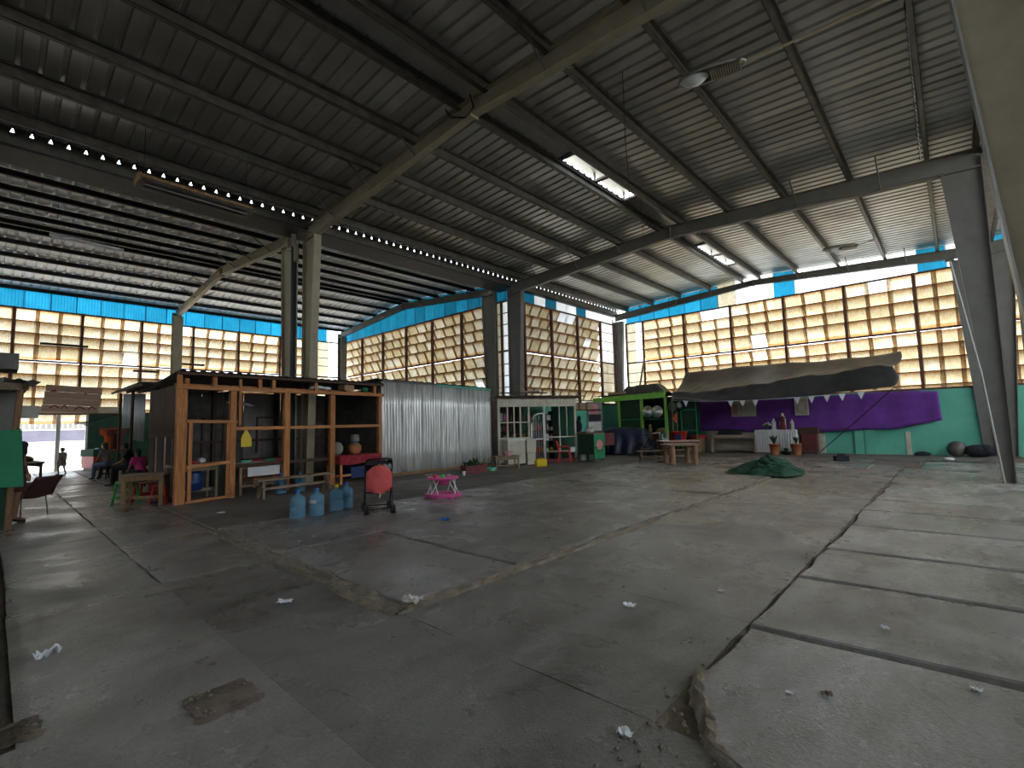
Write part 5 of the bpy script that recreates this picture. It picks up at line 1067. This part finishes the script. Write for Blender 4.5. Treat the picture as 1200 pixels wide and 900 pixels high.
def fuse(o, vox, it=2):
    r = o.modifiers.new('fuse', 'REMESH'); r.mode = 'VOXEL'; r.voxel_size = vox; r.use_smooth_shade = True
    s = o.modifiers.new('smooth', 'SMOOTH'); s.factor = .5; s.iterations = it
def person(label, loc, rz, H, J, shirt, legs, shoes='black', sleeve=.55, legcover=1., skirt=False, hat=None, hairmat='hair', longhair=False):
    """J: joints at 1.70 m scale, facing +y"""
    t = thing('person', label, 'person', loc, rz); k = H / 1.70; t.scale = (k, k, k)
    V = {n: Vector(p) for n, p in J.items()}
    b = MB(); head = V['head']; fd = V['face'].normalized(); sd = fd.cross(Vector((0, 0, 1))).normalized()
    capsule(b, V['pelvis'] + Vector((-.07, 0, 0)), V['pelvis'] + Vector((.07, 0, 0)), .115, .115)
    capsule(b, V['pelvis'], V['chest'], .125, .14); capsule(b, V['chest'] + Vector((-.09, 0, .04)), V['chest'] + Vector((.09, 0, .04)), .105, .105)
    capsule(b, V['shl'], V['shr'], .065, .065); capsule(b, V['neck'], head, .052, .05)
    b.ball(head + Vector((0, 0, .02)), .078, .092, .112, 14, 10); capsule(b, head + fd * .04 - Vector((0, 0, .07)), head + fd * .045 - Vector((0, 0, .075)), .045, .04)
    capsule(b, head + fd * .085 + Vector((0, 0, .005)), head + fd * .103 - Vector((0, 0, .018)), .010, .016, 8)
    for s in (-1, 1): b.ball(head + sd * s * .08 - Vector((0, 0, .005)), .014, .024, .034, 8, 6)
    for s in 'lr':
        capsule(b, V['sh' + s], V['el' + s], .050, .040); capsule(b, V['el' + s], V['wr' + s], .040, .027)
        capsule(b, V['hi' + s], V['kn' + s], .085, .058); capsule(b, V['kn' + s], V['an' + s], .056, .036)
        capsule(b, V['an' + s] - Vector((0, 0, .03)), V['to' + s], .040, .030)
        d = (V['wr' + s] - V['el' + s]).normalized(); side = d.cross(Vector((0, 1, 0)) if abs(d.y) < .8 else Vector((0, 0, 1))).normalized(); nrm = d.cross(side)
        w = V['wr' + s]; capsule(b, w + d * .03 - side * .022, w + d * .085 - side * .026, .020, .018, 8); capsule(b, w + d * .03 + side * .022, w + d * .085 + side * .026, .020, .018, 8)
        for i, L in enumerate((.062, .075, .070, .055)):
            o = w + d * .09 + side * (-.030 + .020 * i); m = o + d * L * .55 + nrm * .008; capsule(b, o, m, .0095, .009, 6); capsule(b, m, m + d * L * .4 + nrm * .018, .009, .008, 6)
        o = w + d * .035 + side * .036; capsule(b, o, o + d * .035 + side * .025, .012, .010, 6); capsule(b, o + d * .035 + side * .025, o + d * .062 + side * .028, .010, .009, 6)
    body = obj('body', b, M['skin'], t); fuse(body, .009)
    c = MB(); capsule(c, V['pelvis'] + Vector((0, 0, .03)), V['chest'], .142, .155); capsule(c, V['chest'] + Vector((-.09, 0, .04)), V['chest'] + Vector((.09, 0, .04)), .12, .12); capsule(c, V['shl'], V['shr'], .078, .078)
    for s in 'lr': capsule(c, V['sh' + s], V['sh' + s].lerp(V['el' + s], sleeve), .066, .062)
    fuse(obj('shirt', c, M[shirt], t), .014)
    c = MB(); capsule(c, V['pelvis'] + Vector((-.07, 0, 0)), V['pelvis'] + Vector((.07, 0, 0)), .132, .132)
    for s in 'lr':
        e1 = V['hi' + s].lerp(V['kn' + s], min(1, legcover * 2)); capsule(c, V['hi' + s], e1, .102, .08 if not skirt else .13)
        if legcover > .5: capsule(c, V['kn' + s], V['kn' + s].lerp(V['an' + s], (legcover - .5) * 2 * .95), .074, .062)
    fuse(obj('skirt' if skirt else 'trousers', c, M[legs], t), .014)
    c = MB(); c.ball(head + Vector((0, 0, .045)) - fd * .018, .088, .10, .102, 14, 9)
    if longhair: capsule(c, head - fd * .06, head - fd * .075 - Vector((0, 0, .16)), .07, .05)
    hr = obj('hair', c, M[hairmat], t)
    for s in (-1, 1): obj('eye', MB().ball(head + fd * .083 + sd * s * .032 + Vector((0, 0, .018)), .009, .009, .007, 8, 6), M['black'], t)
    obj('mouth', MB().ball(head + fd * .090 - Vector((0, 0, .052)), .022, .01, .007, 8, 5), M['maroon'], t)
    for s in 'lr': 
        c = MB(); capsule(c, V['an' + s] - Vector((0, 0, .045)), V['to' + s] - Vector((0, 0, .012)), .045, .036); fuse(obj('shoe', c, M[shoes], t), .012)
    if hat: obj('hat', MB().lathe([(.15, .06), (.155, .07), (.10, .09), (.095, .15), (.06, .175), (0, .18)], 16, head), M[hat], t)
    return t
def stand(**kw):
    J = dict(pelvis=(0, 0, .93), chest=(0, .0, 1.22), neck=(0, .0, 1.42), head=(0, .02, 1.56), face=(0, 1, -.05), shl=(-.17, 0, 1.37), shr=(.17, 0, 1.37), ell=(-.22, -.03, 1.09), elr=(.22, -.03, 1.09), wrl=(-.22, .06, .86), wrr=(.22, .06, .86),
             hil=(-.09, 0, .90), hir=(.09, 0, .90), knl=(-.10, .02, .50), knr=(.10, .02, .50), anl=(-.10, -.01, .09), anr=(.10, -.01, .09), tol=(-.12, .14, .035), tor=(.12, .14, .035)); J.update(kw); return J
def sit(h=.45, lean=.06, **kw):
    J = dict(pelvis=(0, 0, h + .11), chest=(0, lean, h + .42), neck=(0, lean + .03, h + .62), head=(0, lean + .07, h + .76), face=(0, 1, -.15), shl=(-.17, lean, h + .56), shr=(.17, lean, h + .56), ell=(-.23, lean + .08, h + .30), elr=(.23, lean + .08, h + .30), wrl=(-.12, lean + .28, h + .22), wrr=(.12, lean + .28, h + .22),
             hil=(-.09, .02, h + .09), hir=(.09, .02, h + .09), knl=(-.13, .44, h + .07), knr=(.13, .44, h + .07), anl=(-.14, .46, .09), anr=(.14, .50, .09), tol=(-.15, .62, .035), tor=(.16, .66, .035)); J.update(kw); return J
def facing(dx, dy): return math.atan2(-dx, dy)
person('person standing behind the green board with bare legs', (-12.95, .30, 0), facing(.74, .68), 1.76, stand(), 'darkshirt', 'plum', sleeve=.5, legcover=.32, skirt=True)
person('small child in a hat and pale dress walking at the gateway', (-26.1, 1.98, 0), facing(-.74, -.6), 1.06, stand(knl=(-.1, .14, .52), anl=(-.1, .12, .12), tol=(-.12, .27, .05), anr=(.1, -.16, .11), knr=(.1, -.02, .5), tor=(.12, -.04, .035)), 'beigeshirt', 'beigeshirt', legcover=.3, skirt=True, hat='timber_dk')
person('seated woman in a grey top and jeans with dark hair', (-22.25, 2.88, 0), facing(-.72, -.45), 1.62, sit(.46, .10), 'greyshirt', 'denim', legcover=1., longhair=True)
person('seated person in dark clothes beside the hanging zinc sheet', (-19.2, 3.08, 0), facing(-.3, -.8), 1.66, sit(.46, .12, head=(0, .22, 1.18)), 'darkshirt', 'blackcloth', legcover=1.)
person('person in a bright pink shirt sitting by the dark end of the timber stall', (-17.75, 3.08, 0), facing(-.8, -.4), 1.5, sit(.38, .16), 'pinkshirt', 'darkshirt', legcover=.9, longhair=True)
stool('dark stool under the seated woman in jeans', (-22.25, 2.88, 0), .5, 'black', .44); stool('dark stool under the person in dark clothes', (-19.2, 3.08, 0), .3, 'black', .44); stool('low dark stool under the person in pink', (-17.75, 3.08, 0), .3, 'black', .345)

# ------------------------------------------------------------------ left edge: tin roofed stall with the green board, chair, table
t = thing('tin_stall', 'tin roofed stall corner at the left edge with rough wooden post', 'stall', (-12.1, .27, 0))
obj('post', MB().tube([(.0, 0, 0), (0, .01, 1.3), (-.02, .06, 2.5)], [.05, .045, .05], 8), M['timber_log'], t); obj('post', MB().tube([(-1.4, .02, 0), (-1.4, 0, 2.6)], .05, 8), M['timber_old'], t)
obj('eave_beam', MB().bar((0, -1.6, 2.48), (0, .16, 2.46), .08, .12), M['timber_old'], t); obj('eave_beam', MB().bar((-2.4, .12, 2.50), (.1, .12, 2.47), .07, .10), M['timber_dk'], t)
for i in range(3): mb = MB(); y0 = -1.6 + i * .62; mb.grid(1, 12, lambda u, v: (.25 - 2.6 * u, y0 + v * .66, 2.60 + .10 * u + .018 * math.sin(v * 24) + .008 * (i % 2) - .05 * (i == 2) * v), False); solid(obj('roof_sheet', mb, M['tin_old'], t), .008)
obj('crate_on_roof', MB().box(-.9, -.1, -.7, .02, 2.78, 3.06), M['tin_old'], t); obj('side_cloth', MB().box(-.03, .0, -1.4, .0, 0, .75), M['mesh_green'], t); obj('dark_panel', MB().box(-.5, -.46, -1.2, .02, 1.7, 2.45), M['greywall'], t); obj('light_gap_sheet', MB().box(-1.7, -1.68, .1, .38, 1.95, 2.2), M['paper'], t)  # last sheet added, its pale colour imitates light showing through the stall
t = thing('green_board', 'green painted board fixed to the post at the left edge', 'board', (-12.0, -.0, .72)); mb = MB(); mb.hexa([(0, -.55, .02), (.03, -.55, .02), (.03, .43, .0), (0, .43, 0), (0, -.55, 1.0), (.03, -.55, 1.0), (.03, .37, .98), (0, .37, .98)]); obj('panel', mb, M['teal'] if 0 else M['midgreen'], t); obj('batten', MB().box(-.03, 0, -.5, .35, .45, .52), M['timber_old'], t)
t = thing('plum_chair', 'dark plum armchair with thin legs behind the green board', 'chair', (-13.75, .48, 0), facing(-.74, -.68)); t.scale = (.9, .9, .95)
obj('seat', MB().grid(6, 6, lambda u, v: ((u - .5) * .62, -.30 + v * .60, .43 - .04 * math.sin(math.pi * u))), M['plum'], t); solid(t.children[0], .04)
solid(obj('backrest', MB().grid(8, 6, lambda u, v: ((u - .5) * .62, -.30 - .30 * v - .05 * math.sin(math.pi * u), .42 + .40 * v)), M['plum'], t), .04)
for s in (-1, 1):
    obj('side_panel', MB().hexa([(s * .33 - .02, -.34, .40), (s * .33 + .02, -.34, .40), (s * .33 + .02, .32, .40), (s * .33 - .02, .32, .40), (s * .33 - .02, -.46, .66), (s * .33 + .02, -.46, .66), (s * .33 + .02, .34, .66), (s * .33 - .02, .34, .66)]), M['plum'], t)
    for y in (-.26, .28): obj('leg', MB().tube([(s * .27, y, .42), (s * .30, y * 1.15, 0)], .013, 6), M['steel_dark'], t)
t = table('market_table', 'pale table with a white cloth in the backlit walkway left of the child', (-20.8, .62, 0), R(8), 1.9, .75, .80, 'timber_dk')
one('table_cloth_white', 'white cloth covering the backlit walkway table', 'cloth', MB().box(-.97, .97, -.39, .39, .0, .012).box(-.97, .97, -.40, -.39, -.22, .012), M['paper'], (-20.8, .62, .803), R(8)); one('table_goods', 'dark heap of goods on the backlit walkway table', 'goods', MB().ball((-.3, 0, .05), .4, .2, .1).ball((.35, .05, .06), .35, .2, .12), M['plum'], (-20.8, .62, .82), R(8))
# sign above the gate, planks nailed side by side
t = thing('plank_sign', 'faded wooden plank sign with red marks above the gateway', 'sign', (-28.6, 1.42, 2.62), R(90))
for i in range(4): o = obj('plank', MB().box(0, 1.86, -.02 - .006 * (i % 2), .02, i * .29, i * .29 + .28), M['plank_sign'], t); o.location = (.04 * i * .5, 0, 0); o.rotation_euler = (0, R(3.0), 0)
for x, z, w, h in ((.25, .12, .30, .13), (.62, .10, .2, .16), (1.05, .06, .34, .15), (1.5, .05, .26, .16), (.28, .84, .12, .06), (.35, .84, .08, .10), (1.35, .72, .10, .08)):
    a = MB(); a.bar((x, -.034, z), (x + w * .5, -.034, z + h), .008, .05).bar((x + w * .5, -.034, z + h), (x + w, -.034, z + .01), .008, .05); obj('red_mark', a, M['maroon'], t)
t.rotation_euler = (R(-4), 0, R(90))
for x in (.3, 1.5): obj('bracket', MB().bar((x, 0, .5), (x, .86, .45), .05, .05), M['timber_dk'], t)
# right of the walkway: market stall with hanging zinc, awning, cooler, clothes
t = thing('market_stall', 'pole built market stall with hanging zinc sheets beyond the timber stall', 'stall', (-20, 2.95, 0))
for x, y in ((-.9, .0), (.55, .1), (-.9, 2.2), (2.9, .3), (2.9, 2.2)): obj('post', MB().tube([(x, y, 0), (x, y + .02, 2.95)], .045, 7), M['timber_dk'], t)
for k, (y0, za, zb) in enumerate(((.0, 1.75, 2.88), (.29, 1.36, 2.90))):
    mb = MB(); mb.grid(10, 2, lambda u, v: (.05 * k + .014 * math.sin(u * 25), -.05 + y0 + .3 * u, za + (zb - za) * v - .08 * (1 - v) * u * k), True); solid(obj('zinc_sheet', mb, M['zinc_pale'], t), .004)
for k in range(7): obj('roof_pole', MB().tube([(-1.4, -.15 + .4 * k, 2.98 + .03 * (k % 3)), (3.1, -.1 + .4 * k, 2.96 + .03 * (k % 2))], .035, 6), M['timber_dk'], t)
obj('roof_sheet', MB().box(-1.2, 3.0, -.1, 2.5, 3.04, 3.06), M['tin_old'], t); obj('back_screen', MB().box(-3, 3, 2.4, 2.44, 0, 2.9), M['teal_dk'], t); obj('counter', MB().box(-.6, 1.2, .8, 1.3, .0, .8), M['timber_dk'], t)
one('blue_cloth', 'blue and yellow cloth hanging beside the dark plank end', 'cloth', MB().grid(5, 8, lambda u, v: (.05 * math.sin(u * 9), u * .28, 1.55 + .9 * v)), M['bluecap'], (-17.2, 3.14, 0)); one('yellow_cloth', 'small yellow cloth hanging under the blue cloth', 'cloth', MB().grid(3, 4, lambda u, v: (.03 * math.sin(u * 9), u * .16, 1.35 + .22 * v)), M['yellow_pl'], (-17.15, 3.2, 0))
t = t_awn = thing('market_awning', 'small grey awning on folding arms beside the gateway', 'awning', (-24.2, 3.3, 0)); mb = MB(); mb.grid(8, 4, lambda u, v: (-.5 + v * 1.0, -1.15 + u * 1.3, 1.98 + .28 * u - .04 * math.sin(u * 6) + .05 * v)); solid(obj('canvas', mb, M['greytarp'], t), .02)
for x in (-.45, .45): obj('arm', MB().tube([(x, .15, 1.55), (x, -.9, 1.98)], .02, 6), M['steel_dark'], t); obj('post', MB().tube([(x, .2, 0), (x, .2, 2.3)], .025, 6), M['steel_dark'], t)
one('orange_shirt', 'orange shirt hanging under the grey awning', 'shirt', MB().grid(6, 8, lambda u, v: (.04 * math.sin(u * 8), (u - .5) * (.34 + (.28 if v > .7 else 0)), .95 + .85 * v)), M['orange'], (-23.9, 3.12, 0)); one('red_shirt', 'dark red shirt hanging next to the orange shirt', 'shirt', MB().grid(6, 8, lambda u, v: (.04 * math.sin(u * 8), (u - .5) * (.34 + (.26 if v > .7 else 0)), 1.0 + .75 * v)), M['maroon'], (-23.75, 3.3, .0)); obj('hanger_rail', MB().tube([(.3, -.25, 1.85), (.3, .15, 1.85), (.45, .2, 1.85)], .015, 6), M['steel_dark'], t_awn)
t = thing('cooler_cart', 'red cooler box with a green lid beside the gateway', 'cooler', (-28.1, 3.25, 0), R(20)); obj('box_body', MB().box(-.45, .45, -.35, .35, .12, .62), M['red_pl'], t); obj('lid', MB().box(-.48, .48, -.38, .38, .62, .92), M['teal_dk'], t); obj('base', MB().box(-.4, .4, -.3, .3, 0, .12), M['steel_dark'], t); obj('lid_handle', MB().box(-.12, .12, -.03, .03, .92, .97), M['bluecap'], t)
one('yellow_ball', 'yellow round container on the stand behind the cooler', 'container', MB().ball((0, 0, .15), .16), M['yellow_pl'], (-25.4, 3.22, .95)); one('blue_ball', 'blue round container next to the yellow one', 'container', MB().ball((0, 0, .14), .15), M['bluecap'], (-24.9, 3.30, .95)); table('goods_stand', 'dark stand holding the yellow and blue containers', (-25.1, 3.4, 0), 0, 1.4, .6, .95, 'timber_dk')
t = thing('corner_pole', 'dark pipe standing at the back corner of the timber stall', 'pole', (-15.75, 3.0, 0)); obj('shaft', MB().tube([(0, 0, 0), (0, 0, 2.6)], .06, 8), M['steel_dark'], t)
